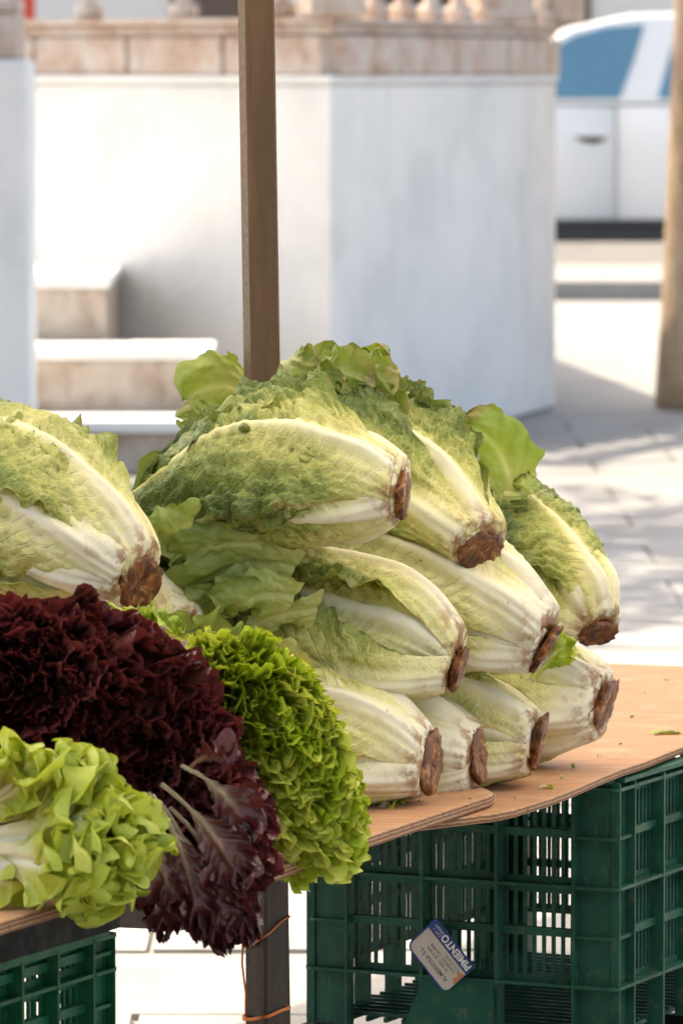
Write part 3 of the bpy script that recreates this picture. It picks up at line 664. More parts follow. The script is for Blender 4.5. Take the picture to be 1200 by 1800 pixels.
# ------------------------------------------------------------------ paper label
lb = thing('paper_label', 'blue and white paper label reading PIMIENTO tucked in the dark green crate', 'label')
mid = P(752, 1688, 7.03)
dvec = (Vv * -0.67 + Vector((0, 0, 0.74))).normalized(); nrm = -U; upv = nrm.cross(dvec).normalized()
yf = (mid - cA).dot(-U)
mid = mid + U * (yf - 0.006)                                # lies 6 mm in front of the crate's end face
lb.matrix_world = Matrix(((dvec.x, upv.x, nrm.x, mid.x), (dvec.y, upv.y, nrm.y, mid.y), (dvec.z, upv.z, nrm.z, mid.z), (0, 0, 0, 1))) @ Matrix.Diagonal((.84, .84, .84, 1))
LW, LHt = 0.094, 0.066
def rounded(x0, x1, y0, y1, r, z0, z1, nm, mat, corners=(1, 1, 1, 1)):
    pl = []
    for (cx_, cy_, a0), k in zip(((x1 - r, y0 + r, -90), (x1 - r, y1 - r, 0), (x0 + r, y1 - r, 90), (x0 + r, y0 + r, 180)), corners):
        if k: pl += [(cx_ + r * math.cos(math.radians(a0 + 15 * i)), cy_ + r * math.sin(math.radians(a0 + 15 * i))) for i in range(7)]
        else: pl.append({-90: (x1, y0), 0: (x1, y1), 90: (x0, y1), 180: (x0, y0)}[a0])
    return prism(nm, pl, z0, z1, mat, lb)
rounded(-LW / 2, LW / 2, -LHt / 2, LHt / 2, 0.012, 0, 0.0008, 'blue_edge', M['blue'], (0, 1, 1, 0))
rounded(-LW / 2 + 0.001, LW / 2 - 0.003, -LHt / 2 + 0.019, LHt / 2 - 0.003, 0.010, 0.0009, 0.0012, 'white_field', M['paper'], (0, 1, 1, 0))
def text(body, x, y, size, mat, bold=0.0):
    cu = bpy.data.curves.new('lettering', 'FONT'); cu.body = body; cu.size = size; cu.offset = bold; cu.extrude = 0.0001
    o = bpy.data.objects.new('lettering', cu); C.objects.link(o)
    me = bpy.data.meshes.new_from_object(o); bpy.data.objects.remove(o); o = bpy.data.objects.new('lettering', me); C.objects.link(o)
    me.materials.clear(); me.materials.append(mat); o.parent = lb; o.location = (x, y, 0.0014); return o
tx = text('PIMIENTO', -LW / 2 + 0.003, -LHt / 2 + 0.0035, 0.0165, M['pale'], 0.0005); tx.scale = (0.86, 1, 1)
text('CAT. I', LW / 2 - 0.026, -LHt / 2 + 0.011, 0.006, M['pale']); text('ORIGEN', LW / 2 - 0.026, -LHt / 2 + 0.005, 0.005, M['pale'])
text('ALMERIOSA S.L.', -LW / 2 + 0.012, 0.014, 0.0095, M['ink'], 0.0001); text('R.S.I. 21.2104', -LW / 2 + 0.010, -0.010, 0.006, M['ink'])
text('N. REG. 412 SPA', -LW / 2 + 0.022, 0.004, 0.007, M['ink']); text('VARIEDAD  CALIBRE', -LW / 2 + 0.015, -0.003, 0.006, M['ink'])
prism('orange_patch', [(-LW / 2 + 0.0015, 0.012), (-LW / 2 + 0.009, 0.006), (-LW / 2 + 0.006, -0.001), (-LW / 2 + 0.012, -0.006), (-LW / 2 + 0.0015, -0.012)][::-1], 0.0013, 0.0016, M['orange'], lb)

# ------------------------------------------------------------------ lettuces
def ctrl(a): return np.array(a, float)
def romaine(label, stem, tip, rm, phi0, seed, green=0.0, nleaf=11, W=0.105, wave=0.007, puck=0.0030, r0=0.034, spread=137.5, tipout=0.0, droop=0.0, phis=None, roll=0.0, flare=0.034, bulge=0.25):
    rg = np.random.RandomState(seed)
    stem, tip = Vector(stem), Vector(tip); L = (tip - stem).length; ez = (tip - stem) / L
    ey = (Vector((0, 0, 1)) - ez * ez.z).normalized(); ex = ey.cross(ez)
    t = thing('romaine_lettuce', label, 'romaine lettuce', group='romaine heads heaped on the stall')
    t.matrix_world = Matrix(((ex.x, ey.x, ez.x, stem.x), (ex.y, ey.y, ez.y, stem.y), (ex.z, ey.z, ez.z, stem.z), (0, 0, 0, 1)))
    for k in range(nleaf):
        inner = k / (nleaf - 1)
        phi = math.radians(phis[k] if phis and k < len(phis) else phi0 + spread * k + rg.uniform(-24, 24))
        nt, ns = (88, 60) if k < 6 else (56, 40)
        Lk = L * (1.06 - 0.10 * inner) * rg.uniform(.95, 1.04); Wk = W * (1.0 - 0.22 * inner) * rg.uniform(.9, 1.08)
        lay = 0.50 * inner if k < 5 else inner
        rk = rm * (1.0 - 0.56 * lay); r0k = r0 * 0.86 * (1.0 - 0.5 * lay); z0 = 0.003 + 0.014 * inner; zb = rg.uniform(-.004, .004)
        tt = np.linspace(0, 1, nt)[:, None] + np.zeros((1, ns)); ss = np.linspace(-1, 1, ns)[None, :] + np.zeros((nt, 1))
        sg_ = np.where(ss > 0, 1.0, 2.0)
        w = Wk * (0.36 + 0.64 * sm(tt, 0.03, 0.55)) * np.sqrt(np.clip(1 - (np.clip(tt - 0.70, 0, 1) / 0.303) ** 2.2, 0.0, 1))
        jag = 1 + (0.12 * noise(tt * 9, sg_ * 7.1, seed + k) + 0.05 * noise(tt * 30, sg_ * 3.3, seed + k + 5) + 0.03 * noise(tt * 70, sg_ * 5.3, seed + k + 9)) * sm(tt, 0.1, 0.4)
        x = ss * w * (1 + (jag - 1) * np.abs(ss) ** 3); y = tt * Lk
        R = r0k + (rk - r0k) * np.sin(np.pi / 2 * np.clip(tt / bulge, 0, 1)) ** 0.8
        R = R - (rk * (0.30 - tipout)) * sm(tt, 0.50, 1.0) + rg.uniform(-.004, .004)
        R = R + (0.015 * (1 - np.abs(ss) ** 2.2) - 0.008) * (1 - tt) ** 2.2 * (1 - .4 * inner) * sm(tt, -.15, .08)
        R = R + 0.0011 * np.sin(x / 0.0021 + 3 * noise(tt * 3, ss * 2, seed + k)) * (1 - tt) ** 2
        rw = (0.0125 * (1 - tt) ** 1.5 + 0.0030) * (1 + .25 * noise(tt * 5, 0 * ss, seed + k)); ribp = np.exp(-(x / rw) ** 2)
        R = R + (0.0105 - .003 * inner) * ribp * (1 - 0.72 * tt) * sm(tt, 0.0, 0.12)
        R = R - 0.004 * np.exp(-((np.abs(x) - rw * 1.7) / (rw * .7)) ** 2) * (1 - .6 * tt) * sm(tt, .05, .25)
        edge = np.abs(ss) ** 2.4 * sm(tt, 0.06, 0.38)
        ph = rg.rand() * 6.28
        R = R + flare * np.where(ss > 0, rg.uniform(-.35, 1.1), rg.uniform(-.35, 1.1)) * edge
        R = R + wave * edge * np.sin(2 * np.pi * y / 0.052 + ph + sg_ * 2.1 + 2.2 * noise(tt * 5, sg_, seed + k))
        R = R + 0.5 * wave * np.abs(ss) ** 5 * np.sin(2 * np.pi * y / 0.019 + ph + 3 * noise(tt * 9, sg_, seed + k + 3)) * sm(tt, .2, .5)
        bl = (1 - ribp) * sm(tt, 0.05, 0.30)
        q = (y - 0.75 * np.abs(x)) / 0.0175 + 1.1 * noise(x / .03, y / .03, seed + k)
        pk = np.abs(np.sin(np.pi * q)) ** 0.6 - 0.55
        R = R + puck * bl * (1.5 * pk + 1.0 * noise(x / 0.0085 + 40, y / 0.0085, seed + k + 1) + 0.7 * noise(x / .019 + 9, y / .019, seed + k + 2))
        R = R + (0.008 * noise(x / 0.04 + 3, y / 0.09, seed + k + 4) + 0.004 * noise(x / 0.016 + 3, y / 0.07, seed + k + 6)) * sm(tt, .03, .3)
        if k == 0: R = R + 0.007 * sm(tt, .15, .4)
        R = np.maximum(R, 0.004); R[0] *= 0.55
        th = x / np.maximum(R * 0.94, 0.012); th = 1.75 * np.tanh(th / 1.75)
        th = phi + th + rg.uniform(-.25, .25) * tt ** 2
        X = R * np.cos(th); Y = R * np.sin(th); Z = np.maximum(z0 * sm(tt, 0, .1) + y * (0.985 - 0.03 * ss ** 2 * tt), 0); Z = Z + zb * (1 - tt) ** 8; Z[0] = Z[1]
        Y = np.where(Y < 0, Y * 0.86, Y * 0.97)
        Y = Y - droop * np.clip(tt - .55, 0, 1) ** 2 + 0.006 * np.sin(tt * 2.4 + seed)
        A = np.stack([tt, ss, ribp * (1 - .35 * tt)], -1)
        B = np.stack([x, y, np.full_like(x, green + rg.uniform(-.07, .09) - 0.22 * inner * (1 if k > 2 else 0))], -1)
        sheet('leaf', np.stack([X, Y, Z], -1), A, B, M['romaine'], t)
    # browned cut face of the stem
    v = []; f = []; seg = 36; prof = [(0.9, 0.008), (1.0, 0.003), (1.02, 0.0010), (0.99, -0.0022), (0.8, -0.0028), (0.6, -0.0024), (0.42, -0.0030), (0.22, -0.0016), (0.1, -0.0006)]
    tx_, ty_ = rg.uniform(-.22, .22, 2); r0 = r0 * 0.72
    for i, (r, z) in enumerate(prof):
        for j in range(seg):
            a = 2 * math.pi * j / seg; rr = r0 * (0.98 + 0.13 * math.sin(2 * a + seed) + 0.06 * math.sin(5 * a + seed)) * r * (1 + 0.11 * rg.uniform(-1, 1))
            v.append((rr * math.cos(a), rr * math.sin(a) * 0.95, z + rg.uniform(-.0010, .0010) + (tx_ * math.cos(a) + ty_ * math.sin(a)) * rr * (1 if i < 9 else 1) - 0.002))
    for i in range(len(prof) - 1):
        for j in range(seg): f.append((i * seg + j, (i + 1) * seg + j, (i + 1) * seg + (j + 1) % seg, i * seg + (j + 1) % seg))
    f.append(tuple((len(prof) - 1) * seg + j for j in range(seg))[::-1])
    mesh('cut_stem', v, f, M['stem'], t, True)
    return t

def blade(parent, base, ctl, tip, side, width, mat, seed, petiole=0.005, ruff=0.008, lam=0.04, cup=0.010, off=0.0, nr=54, na=33, jag=0.10, widen=(.22, .7), lobe=0.0, lobl=0.03, puck=0.0016, fine=0.0022, h2=.45):
    rg = np.random.RandomState(seed)
    W = parent.matrix_basis.inverted()
    b, c, e = [np.array(Vector(q)) for q in (base, ctl, tip)]; side = np.array(Vector(side).normalized())
    r = np.linspace(0, 1, nr)[:, None]; a = np.linspace(-1, 1, na)[None, :]
    path = (1 - r)[..., None] ** 2 * b + 2 * ((1 - r) * r)[..., None] * c + (r ** 2)[..., None] * e
    tan = 2 * (1 - r)[..., None] * (c - b) + 2 * r[..., None] * (e - c); tan /= np.linalg.norm(tan, axis=-1, keepdims=True)
    sv = side - (tan * side).sum(-1, keepdims=True) * tan; sv /= np.linalg.norm(sv, axis=-1, keepdims=True)
    nv = np.cross(tan, sv); Ln = np.linalg.norm(e - b)
    h = petiole + (width - petiole) * sm(r, *widen); h = h * np.sqrt(np.clip(1 - (np.clip(r - .74, 0, 1) / .262) ** 2.2, 0, 1))
    sgn = np.where(a > 0, 1.0, -1.0)
    h = h * (1 + lobe * (np.abs(np.sin(np.pi * r * Ln / lobl + sgn * 1.1 + seed)) ** .8 - .6) * np.abs(a) ** 1.5)
    h = h * (1 + jag * (noise(r * 8, sgn * 5, seed) + .6 * noise(r * 24, sgn * 9, seed + 1)) * np.abs(a) ** 2)
    m = np.maximum(np.abs(a), sm(r, .72, 1.0)); s = a * width + sgn * (1 - r) * Ln
    ph = 2 * np.pi * s / lam + rg.rand() * 6 + 1.5 * noise(r * 4, a * 3, seed + 2)
    g_ = sm(r, widen[0], widen[1])
    dn = ruff * m ** 2 * g_ * (np.sin(ph) + h2 * np.sin(2.7 * ph + 1)) + cup * (a ** 2 - .3) * g_ + fine * g_ * noise(a * width / .009, r * Ln / .009, seed + 3) + .006 * g_ * noise(a * width / .03, r * Ln / .03, seed + 4)
    dn = dn + puck * (np.abs(np.sin(np.pi * ((r * Ln - .75 * np.abs(a) * h) / .016 + noise(a * 3, r * 6, seed + 5)))) ** .6 - .5) * sm(np.abs(a), .05, .2)
    dt = ruff * .6 * m ** 3 * g_ * np.cos(1.6 * ph)
    V = path + sv * (a * h)[..., None] + nv * (dn + 0.004 * np.exp(-(a * h / .004) ** 2))[..., None] + tan * dt[..., None]
    Vw = np.concatenate([V.reshape(-1, 3), np.ones((nr * na, 1))], 1) @ np.array(W).T
    A = np.stack([np.clip(r * .75 + .25 * m * g_, 0, 1) + 0 * a, a + 0 * r, np.exp(-(a * h / .0045) ** 2) * (1 - .5 * r)], -1)
    B = np.stack([a * h, r * Ln + 0 * a, np.full((nr, na), off)], -1)
    return sheet('leaf', Vw[:, :3].reshape(nr, na, 3), A, B, mat, parent)

def frilly(name, label, cat, center, E, base, n, mat, seed, A1=0.010, lam=0.022, span=0.55, r_in=0.45, na=72, nr=10, A2=0.0035, jit=0.09, back=-0.5, depth=(1.0, 1.0), lobes=0.0, lobl=0.03, wild=0.45, h2=0.45, curl=1.0, roll=0.0, tooth=0.003, heart=None, group=None, offs=0.08, dens=1.0):
    """a head of ruffled leaves: each leaf fans from near the stem to a frilled margin on the head's surface. E = three semi-axis vectors, the last towards the leafy top"""
    rg = np.random.RandomState(seed); t = thing(name, label, cat, tuple(base), group)
    c = np.array(center); b0 = np.array(base); Em = np.array([list(e) for e in E]); top = Em[2] / np.linalg.norm(Em[2])
    k = 0; i = 0; tot = int(n * 2 / (1 - back)); gold = math.pi * (3 - math.sqrt(5))
    for i in range(tot):
        zc = 1 - 2 * (i + .5) / tot
        if zc < back: continue
        rr = math.sqrt(1 - zc * zc); d0 = np.array([rr * math.cos(gold * i), rr * math.sin(gold * i), zc])
        d0 += rg.normal(size=3) * .10; d0 /= np.linalg.norm(d0)
        tg = np.cross([0, 0, 1.0], d0) + rg.normal(size=3) * wild; tg -= d0 * tg.dot(d0); tg /= np.linalg.norm(tg)
        d2 = np.cross(d0, tg)
        a = np.linspace(-1, 1, na)[None, :]; r = np.linspace(0, 1, nr)[:, None]
        sp = span * rg.uniform(.7, 1.25)
        bend = rg.uniform(-.35, .35)
        dirs = d0 + tg * (a[..., None] * sp) + d2 * (bend * (a[..., None] ** 2))
        dirs /= np.linalg.norm(dirs, axis=-1, keepdims=True)
        sc = (1 + rg.uniform(-jit, jit)) * rg.uniform(*depth)
        rim = c + (dirs * sc) @ Em                                     # (1,na,3)
        bb = b0 + rg.normal(size=3) * 0.006
        inn = bb + (rim - bb) * r_in
        rad = rim - inn; radl = np.linalg.norm(rad, axis=-1, keepdims=True)
        arc = np.linalg.norm(rim[0, -1] - rim[0, 0]) * 1.05
        tv = np.gradient(rim[0], axis=0)[None]; tv /= np.linalg.norm(tv, axis=-1, keepdims=True)
        nv = np.cross(tv, rad); nv /= np.linalg.norm(nv, axis=-1, keepdims=True)
        outv = rad / radl
        ph = 2 * np.pi * (a * arc / 2) / lam + rg.rand() * 6.28 + 1.6 * noise(a * 3.1, 0.0 * a, seed + i)
        lp = np.pi * a * arc / 2 / lobl + rg.rand() * 6
        rag = r * (1 + lobes * (np.abs(np.sin(lp)) ** .5 - .7) * r ** 2) - 0.22 * np.abs(a) ** 4 * r
        q = r ** 1.6
        dn = A1 * q * (np.sin(ph) + h2 * np.sin(2.3 * ph + 1)) + roll * rg.uniform(-1, 1) * r ** 4 + A2 * r ** 4 * np.sin(4.1 * ph + 2 * noise(a * 9, r * 2, seed + i)) + 0.012 * r * noise(a * 2, r, seed + i + 3)
        dt = curl * A1 * .7 * r ** 2.5 * np.sin(2 * ph + .6)
        do = curl * A1 * .45 * r ** 3 * np.cos(2 * ph) + tooth * r ** 5 * noise(a * arc / .005, 0 * r, seed + i + 7) + A1 * .5 * r ** 2 * noise(a * 4, r * 2, seed + i + 9)
        V = inn + rad * rag[..., None] + nv * dn[..., None] + tv * dt[..., None] + outv * do[..., None]
        ribm = np.exp(-(a / .06) ** 2) * (1 - r)
        Aa = np.stack([np.clip(r_in * .4 + (1 - r_in * .4) * r, 0, 1) + 0 * a, a + 0 * r, ribm], -1)
        Bb = np.stack([a * arc / 2 + 0 * r, r * radl[..., 0], np.full((nr, na), rg.uniform(-offs, offs))], -1)
        sheet('leaf', V - b0, Aa, Bb, mat, t); k += 1
    # packed heart that closes the inside
    nt, ns = 26, 40; th = np.linspace(0, np.pi, nt)[:, None]; fi = np.linspace(0, 2 * np.pi, ns)[None, :]
    dd = np.stack([np.sin(th) * np.cos(fi), np.sin(th) * np.sin(fi), np.cos(th) + 0 * fi], -1)
    hs = 0.72 * (heart or 1.0); dd = dd * (hs * (1 + .10 * noise(fi * 3 + 0 * th, th * 4, seed) * np.sin(th)))[..., None]
    V = c + dd @ Em
    sheet('heart', V - b0, np.stack([np.full((nt, ns), .8), 0 * th + 0 * fi, 0 * th + 0 * fi], -1), np.zeros((nt, ns, 3)), mat, t)
    return t

def W3(*a): return Vector(a)
def along(stem, deg, L, rise):
    a = math.radians(deg); return Vector(stem) + Vector((-math.cos(a), math.sin(a), 0)) * math.sqrt(L * L - rise * rise) + Vector((0, 0, rise))

# bottom row
s7 = P(755, 1340, 6.53); H7 = romaine('romaine head with smooth white ribs beside the curly green lettuce', s7, along(s7, 13, .37, .05), .096, 60, 11, -.16, r0=.047, puck=.0025, W=.12)
s8 = P(838, 1328, 6.69); H8 = romaine('small romaine head squeezed second along the board edge', s8, along(s8, 16, .35, .03), .078, 20, 23, -.18, r0=.043, puck=.0025)
s9 = P(946, 1305, 6.80); H9 = romaine('greenish romaine head flat on the plywood above the green crate', s9, along(s9, 13, .35, .03), .082, 62, 31, .04, r0=.048)
s10 = P(1062, 1240, 6.99); H10 = romaine('romaine head at the far end of the bottom row', s10, along(s10, 23, .34, .02), .080, 5, 47, -.12, r0=.045, puck=.0025)
# second row
s4 = P(806, 1176, 6.60); H4 = romaine('wide romaine head under the top head with torn leaf bases', s4, along(s4, 18, .39, .095), .092, 62, 52, .02, r0=.043, droop=.25)
s5 = P(958, 1140, 6.74); H5 = romaine('white ribbed romaine head with long brown cut between two others', s5, along(s5, 20, .35, .13), .088, 40, 64, -.18, r0=.052, puck=.0025)
s6 = P(1048, 1112, 6.92); H6 = romaine('slim green romaine head leaning at the outer end of the heap', s6, P(880, 872, 7.06), .058, 62, 77, .08, r0=.035, W=.085, flare=.012, wave=.004)
# top row
s3 = P(843, 968, 6.70); H3 = romaine('dark green romaine head sloping down beside the steel pole', s3, P(530, 700, 6.92), .076, 30, 83, .16, r0=.042, tipout=.12, bulge=.40)
s2 = P(708, 872, 6.50); H2 = romaine('broad wrinkled romaine head on top with a bold pale midrib', s2, P(262, 838, 6.58), .088, 50, 95, .06, W=.165, puck=.0042, r0=.043, droop=.35, wave=.009, phis=[48, 268, 120, -30, 185], bulge=.46)
# left heap
s1 = P(243, 1022, 6.28); H1 = romaine('big romaine head with brown stem above the red lettuces', s1, P(-170, 800, 6.42), .102, 75, 101, -.02, W=.13, r0=.047, phis=[72, -75, 150, 20, -20, 230], bulge=.42)
sS = P(330, 1120, 6.46); HS = romaine('half hidden romaine head beneath the big one at the left heap', sS, P(-60, 1105, 6.72), .088, 70, 113, .15, r0=.032)
sT = P(640, 1150, 6.74); HT = romaine('half hidden romaine head deep inside the heap behind others', sT, P(300, 1085, 6.95), .085, 70, 119, .18, r0=.032)

Zv = Vector((0, 0, 1))
# loose tips that stick out of the heap
blade(H6, P(905, 890, 7.00), P(900, 780, 7.0), P(815, 738, 7.0), (0.75, 0, .65), .040, M['loose'], 1, .022, .004, .05, .006, off=.05, jag=.22, widen=(0, .45))
blade(H6, P(885, 870, 6.98), P(925, 880, 6.97), P(925, 830, 6.99), (.5, .3, .8), .018, M['tip'], 2, .006, .004, .04, .006)
blade(H6, P(955, 950, 6.98), P(970, 920, 6.98), P(990, 898, 6.98), (.8, 0, .6), .008, M['loose'], 3, .003, .003, .02, .004)
blade(H3, P(470, 720, 6.88), P(400, 640, 6.86), P(325, 705, 6.84), (.4, .2, 1), .042, M['tip'], 4, .012, .005, .05, .008, off=-.12)
blade(H3, P(460, 680, 6.90), P(400, 640, 6.90), P(372, 652, 6.88), (.3, -.6, .6), .022, M['tip'], 5, .010, .006, .04, .01)
blade(H3, P(480, 740, 6.86), P(380, 730, 6.84), P(318, 740, 6.82), (.1, -.3, 1), .020, M['tip'], 6, .010, .005, .04, .01)
blade(H3, P(545, 660, 6.90), P(600, 640, 6.9), P(682, 612, 6.9), (0, -.5, .9), .017, M['loose'], 7, .006, .003, .05, .008, off=.1)
for i, (a, b, c_, w) in enumerate([((500, 650), (540, 640), (600, 690), .030), ((520, 660), (580, 640), (660, 680), .030), ((560, 680), (600, 660), (640, 720), .024), ((600, 650), (650, 640), (690, 690), .028), ((500, 680), (530, 690), (575, 735), .026), ((495, 640), (520, 630), (560, 650), .022), ((640, 660), (680, 680), (700, 740), .028), ((600, 690), (640, 720), (665, 770), .026)]):
    blade(H3, P(*a, 6.86), P(*b, 6.80), P(*c_, 6.80), (.8, -.2, .5), w, M['tip'], 20 + i, .016, .005, .035, .010, off=.10 + .05 * (i % 4), widen=(0, .5), jag=.25)
for i, (a, b, c_, w, Y) in enumerate([((520, 1000), (400, 960), (292, 1070), .036, 6.52), ((480, 1020), (400, 1020), (330, 1100), .028, 6.52), ((520, 1050), (440, 1030), (385, 1085), .030, 6.50), ((420, 950), (330, 930), (240, 990), .036, 6.52), ((400, 900), (320, 920), (262, 960), .034, 6.48), ((560, 1070), (480, 1080), (420, 1120), .022, 6.54), ((480, 960), (380, 940), (300, 990), .034, 6.50)]):
    blade(H4, P(*a, Y), P(*b, Y - .03), P(*c_, Y - .02), (.25, -.5, .8), w, M['tip'], 40 + i, .024, .006, .05, .012, off=.02, widen=(0, .5), jag=.2)
for i, (a, b, c_, w) in enumerate([((460, 1150), (360, 1080), (245, 1110), .026), ((500, 1160), (430, 1100), (330, 1130), .024), ((540, 1170), (470, 1120), (390, 1140), .026), ((420, 1150), (330, 1110), (270, 1130), .022)]):
    blade(H7, P(*a, 6.45), P(*b, 6.42), P(*c_, 6.38), (.2, -.8, .5), w, M['tip'], 60 + i, .018, .006, .05, .008, off=-.15, widen=(0, .5), jag=.2)
blade(H5, P(935, 1195, 6.80), P(960, 1150, 6.78), P(1008, 1128, 6.78), (.5, -.3, -.8), .022, M['lollo'], 71, .006, .006, .02, .004)
blade(H7, P(745, 1330, 6.56), P(690, 1380, 6.53), P(705, 1412, 6.53), (.9, -.2, .2), .012, M['oak'], 72, .004, .003, .02, .006)
blade(H7, P(690, 1400, 6.56), P(660, 1420, 6.50), P(660, 1445, 6.48), (.9, -.3, .1), .020, M['oak'], 73, .006, .003, .03, .006)

# curly green lettuce
GC = P(474, 1334, 6.08)
GL = frilly('curly_lettuce', 'bright green tightly curled lettuce hanging over the board edge', 'lettuce', GC, (W3(.50, .10, -.86).normalized() * .140, W3(.86, .15, .50).normalized() * .080, W3(.25, -.96, .05).normalized() * .085), GC + W3(-.07, .12, .05), 165, M['lollo'], 201, A1=.0085, lam=.0150, h2=.2, A2=.0020, curl=1.1, span=.46, offs=.18, depth=(.84, 1.09), r_in=.42, back=-.35, na=92, nr=12, tooth=.005, wild=.8, jit=.10, heart=.85)
for i, (a, b, c_) in enumerate((((290, 1140), (250, 1090), (195, 1082)), ((300, 1130), (260, 1085), (230, 1092)), ((330, 1150), (300, 1100), (262, 1108)))):
    blade(GL, P(*a, 6.22), P(*b, 6.2), P(*c_, 6.18), (.3, -.8, .5), .022, M['lollo'], 90 + i, .008, .009, .018, .004, jag=.25, widen=(.1, .6))
# red curly lettuces
RC = P(115, 1212, 5.99)
frilly('red_lettuce', 'dark red curly lettuce heaped below the big romaine', 'lettuce', RC, (W3(1, 0, -.12).normalized() * .146, W3(.12, .1, 1).normalized() * .086, W3(.25, -.96, .1).normalized() * .115), RC + W3(-.08, .13, -.02), 215, M['red'], 211, jit=.16, A1=.0085, lam=.0150, h2=.2, A2=.0022, curl=1.15, tooth=.005, span=.36, r_in=.40, back=-.35, na=92, nr=12, wild=.9, depth=(.80, 1.10), offs=.25, group='red curly lettuces')
R3 = P(290, 1290, 5.97)
frilly('red_lettuce', 'small dark red curly lettuce tucked beside the bright green one', 'lettuce', R3, (W3(.75, 0, -.6).normalized() * .075, W3(.6, .1, .75).normalized() * .058, W3(.2, -.97, .1).normalized() * .075), R3 + W3(-.05, .10, 0), 100, M['red'], 221, A1=.0085, lam=.015, h2=.2, A2=.0022, curl=1.15, tooth=.005, na=92, nr=12, span=.55, r_in=.45, back=-.35, wild=.9, depth=(.80, 1.10), offs=.25, group='red curly lettuces')
R2c = P(362, 1440, 5.93)
R2 = frilly('red_lettuce', 'wilting dark red lettuce drooping over the edge with pale stalks', 'lettuce', R2c, (W3(.40, 0, -.9).normalized() * .092, W3(.9, .1, .40).normalized() * .062, W3(.3, -.95, 0).normalized() * .06), R2c + W3(-.07, .06, .05), 80, M['red'], 231, A1=.009, lam=.016, h2=.2, curl=1.15, tooth=.005, na=84, nr=12, wild=.9, depth=(.86, 1.1), offs=.2, span=.6, r_in=.35, back=-.4, group='red curly lettuces')
for i, (a, b, c_, w, Y) in enumerate([((262, 1395), (300, 1500), (290, 1648), .026, 5.82), ((268, 1400), (330, 1480), (352, 1645), .026, 5.80), ((280, 1410), (350, 1500), (398, 1668), .030, 5.81), ((300, 1420), (390, 1500), (440, 1655), .028, 5.82), ((285, 1380), (380, 1450), (425, 1560), .030, 5.80), ((320, 1350), (400, 1380), (440, 1470), .026, 5.82), ((330, 1360), (350, 1330), (410, 1320), .022, 5.82), ((262, 1430), (280, 1540), (318, 1600), .020, 5.79), ((300, 1440), (360, 1560), (375, 1640), .026, 5.83), ((270, 1410), (290, 1520), (265, 1600), .022, 5.84)]):
    blade(R2, P(*a, Y + .03), P(*b, Y), P(*c_, Y - .01 + .01 * (i % 3)), (1, -.2 + .15 * (i % 3), .2), w, M['redstalk'], 240 + i, .0022, .011, .019, .006, off=.16 - .08 * (i % 3), widen=(.25, .80), jag=.25)
# oak leaf lettuce
OC = P(140, 1452, 5.73)
def oak_head(label, base, axis, n, Lx, rad, seed):
    rg = np.random.RandomState(seed); d = Vector(axis).normalized(); e1 = d.orthogonal().normalized(); e2 = d.cross(e1)
    t = thing('oak_leaf_lettuce', label, 'lettuce', tuple(base))
    for k in range(n):
        f = k / (n - 1); a = k * 2.39996 + rg.uniform(-.3, .3); rv = e1 * math.cos(a) + e2 * math.sin(a); sd = d.cross(rv)
        reach = Lx * (0.52 + 0.52 * f ** .8) * rg.uniform(.9, 1.08); out = rad * (1.02 - .95 * f ** 1.3) * rg.uniform(.85, 1.15)
        b0 = Vector(base) + rv * 0.042 * (1 - f); ct = Vector(base) + d * reach * .80 + rv * out * .40; e = Vector(base) + d * reach + rv * out
        tw = rg.uniform(-.5, .5)
        blade(t, b0, ct, e, sd + rv * tw + d * rg.uniform(-.3, .3), rg.uniform(.042, .060) * (1 - .2 * f), M['oak'], seed + k, .015, .0125, .068, rg.uniform(-.012, .016), off=rg.uniform(-.24, .02), nr=64, na=49, jag=.05, widen=(.36, .74), lobe=.22, lobl=.050, puck=.0005, fine=.0009, h2=.22)
    return t
OK_ = oak_head('pale green oak leaf lettuce with rounded lobes on the near board', P(-50, 1488, 5.76), (.97, -.22, .08), 44, .190, .098, 301)
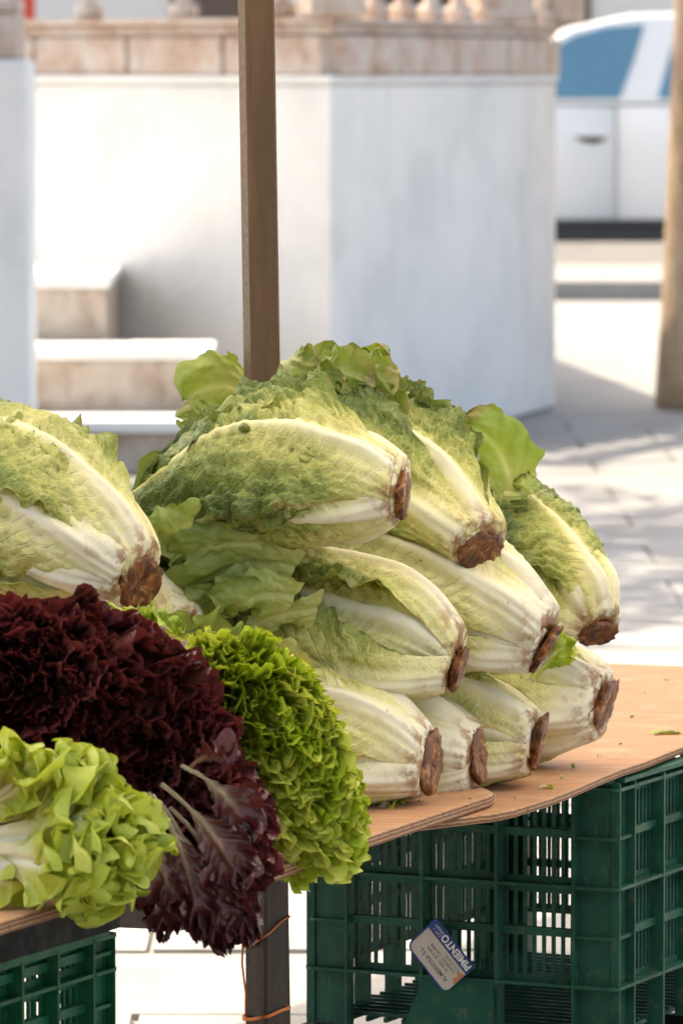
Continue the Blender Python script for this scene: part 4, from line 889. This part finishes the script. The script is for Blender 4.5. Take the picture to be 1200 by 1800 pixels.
for i, (c_, e_, w) in enumerate((((0, 1370), (20, 1318), .040), ((10, 1390), (70, 1322), .042), ((-20, 1360), (-10, 1330), .040), ((30, 1400), (105, 1345), .040), ((0, 1400), (45, 1372), .036), ((40, 1560), (95, 1560), .030), ((-10, 1550), (30, 1548), .028), ((60, 1420), (110, 1400), .036))):
    blade(OK_, P(-60, 1450 if i < 5 or i == 7 else 1520, 5.78), P(*c_, 5.73), P(*e_, 5.70), (.5, -.4, .8) if i < 5 else (.2, -.3, 1), w, M['oak'], 360 + i, .016, .010, .05, .010, off=-.08, nr=56, na=45, jag=.05, widen=(.3, .72), lobe=.22, lobl=.05, puck=.0005, fine=.0009, h2=.22)
# leaf scraps on the boards
def scrap(px, py, z, ln, wd, rot, label, mat, seed):
    p = Pz(px, py, z); t = thing('leaf_scrap', label, 'leaf scrap', tuple(p), 'leaf scraps on the boards')
    d = Vector((math.cos(rot), math.sin(rot), 0)) * ln / 2
    blade(t, p - d + Zv * .003, p + Zv * .010, p + d + Zv * .003, d.cross(Zv), wd, mat, seed, wd * .5, .002, .02, .003, nr=20, na=13)
scrap(1168, 1290, T, .045, .016, .6, 'shrivelled dark leaf scrap alone on bare plywood', M['tip'], 401)
scrap(962, 1386, T, .022, .008, .2, 'pale leaf scrap beside the greenish romaine stem', M['oak'], 402)
scrap(684, 1411, T + .0145, .016, .007, 1.2, 'tiny green leaf scrap on the thick board end', M['loose'], 403)
scrap(740, 1409, T + .0145, .012, .004, 2.0, 'tiny pale leaf scrap near the thick board tip', M['oak'], 404)

LIT = ('beside the greenish romaine stem', 'just past the greenish romaine', 'in front of the far bottom romaine', 'near the wavy edge above the crate corner', 'right of the far romaine cut end', 'towards the far plywood edge', 'between the crate corner and far romaine', 'on the tip of the thick board', 'close to the far plywood edge')
for i, (px, py, ln) in enumerate(((905, 1404, .010), (985, 1372, .007), (1010, 1352, .009), (1052, 1330, .006), (1110, 1262, .010), (1135, 1218, .008), (1090, 1310, .007), (825, 1404, .008), (1170, 1196, .012))):
    scrap(px, py, T + (.0145 if px < 830 else 0), ln, ln * .35, i * 1.3, ('green', 'pale')[i % 2] + ' crumb of leaf litter ' + LIT[i], M['oak'] if i % 2 else M['tip'], 420 + i)
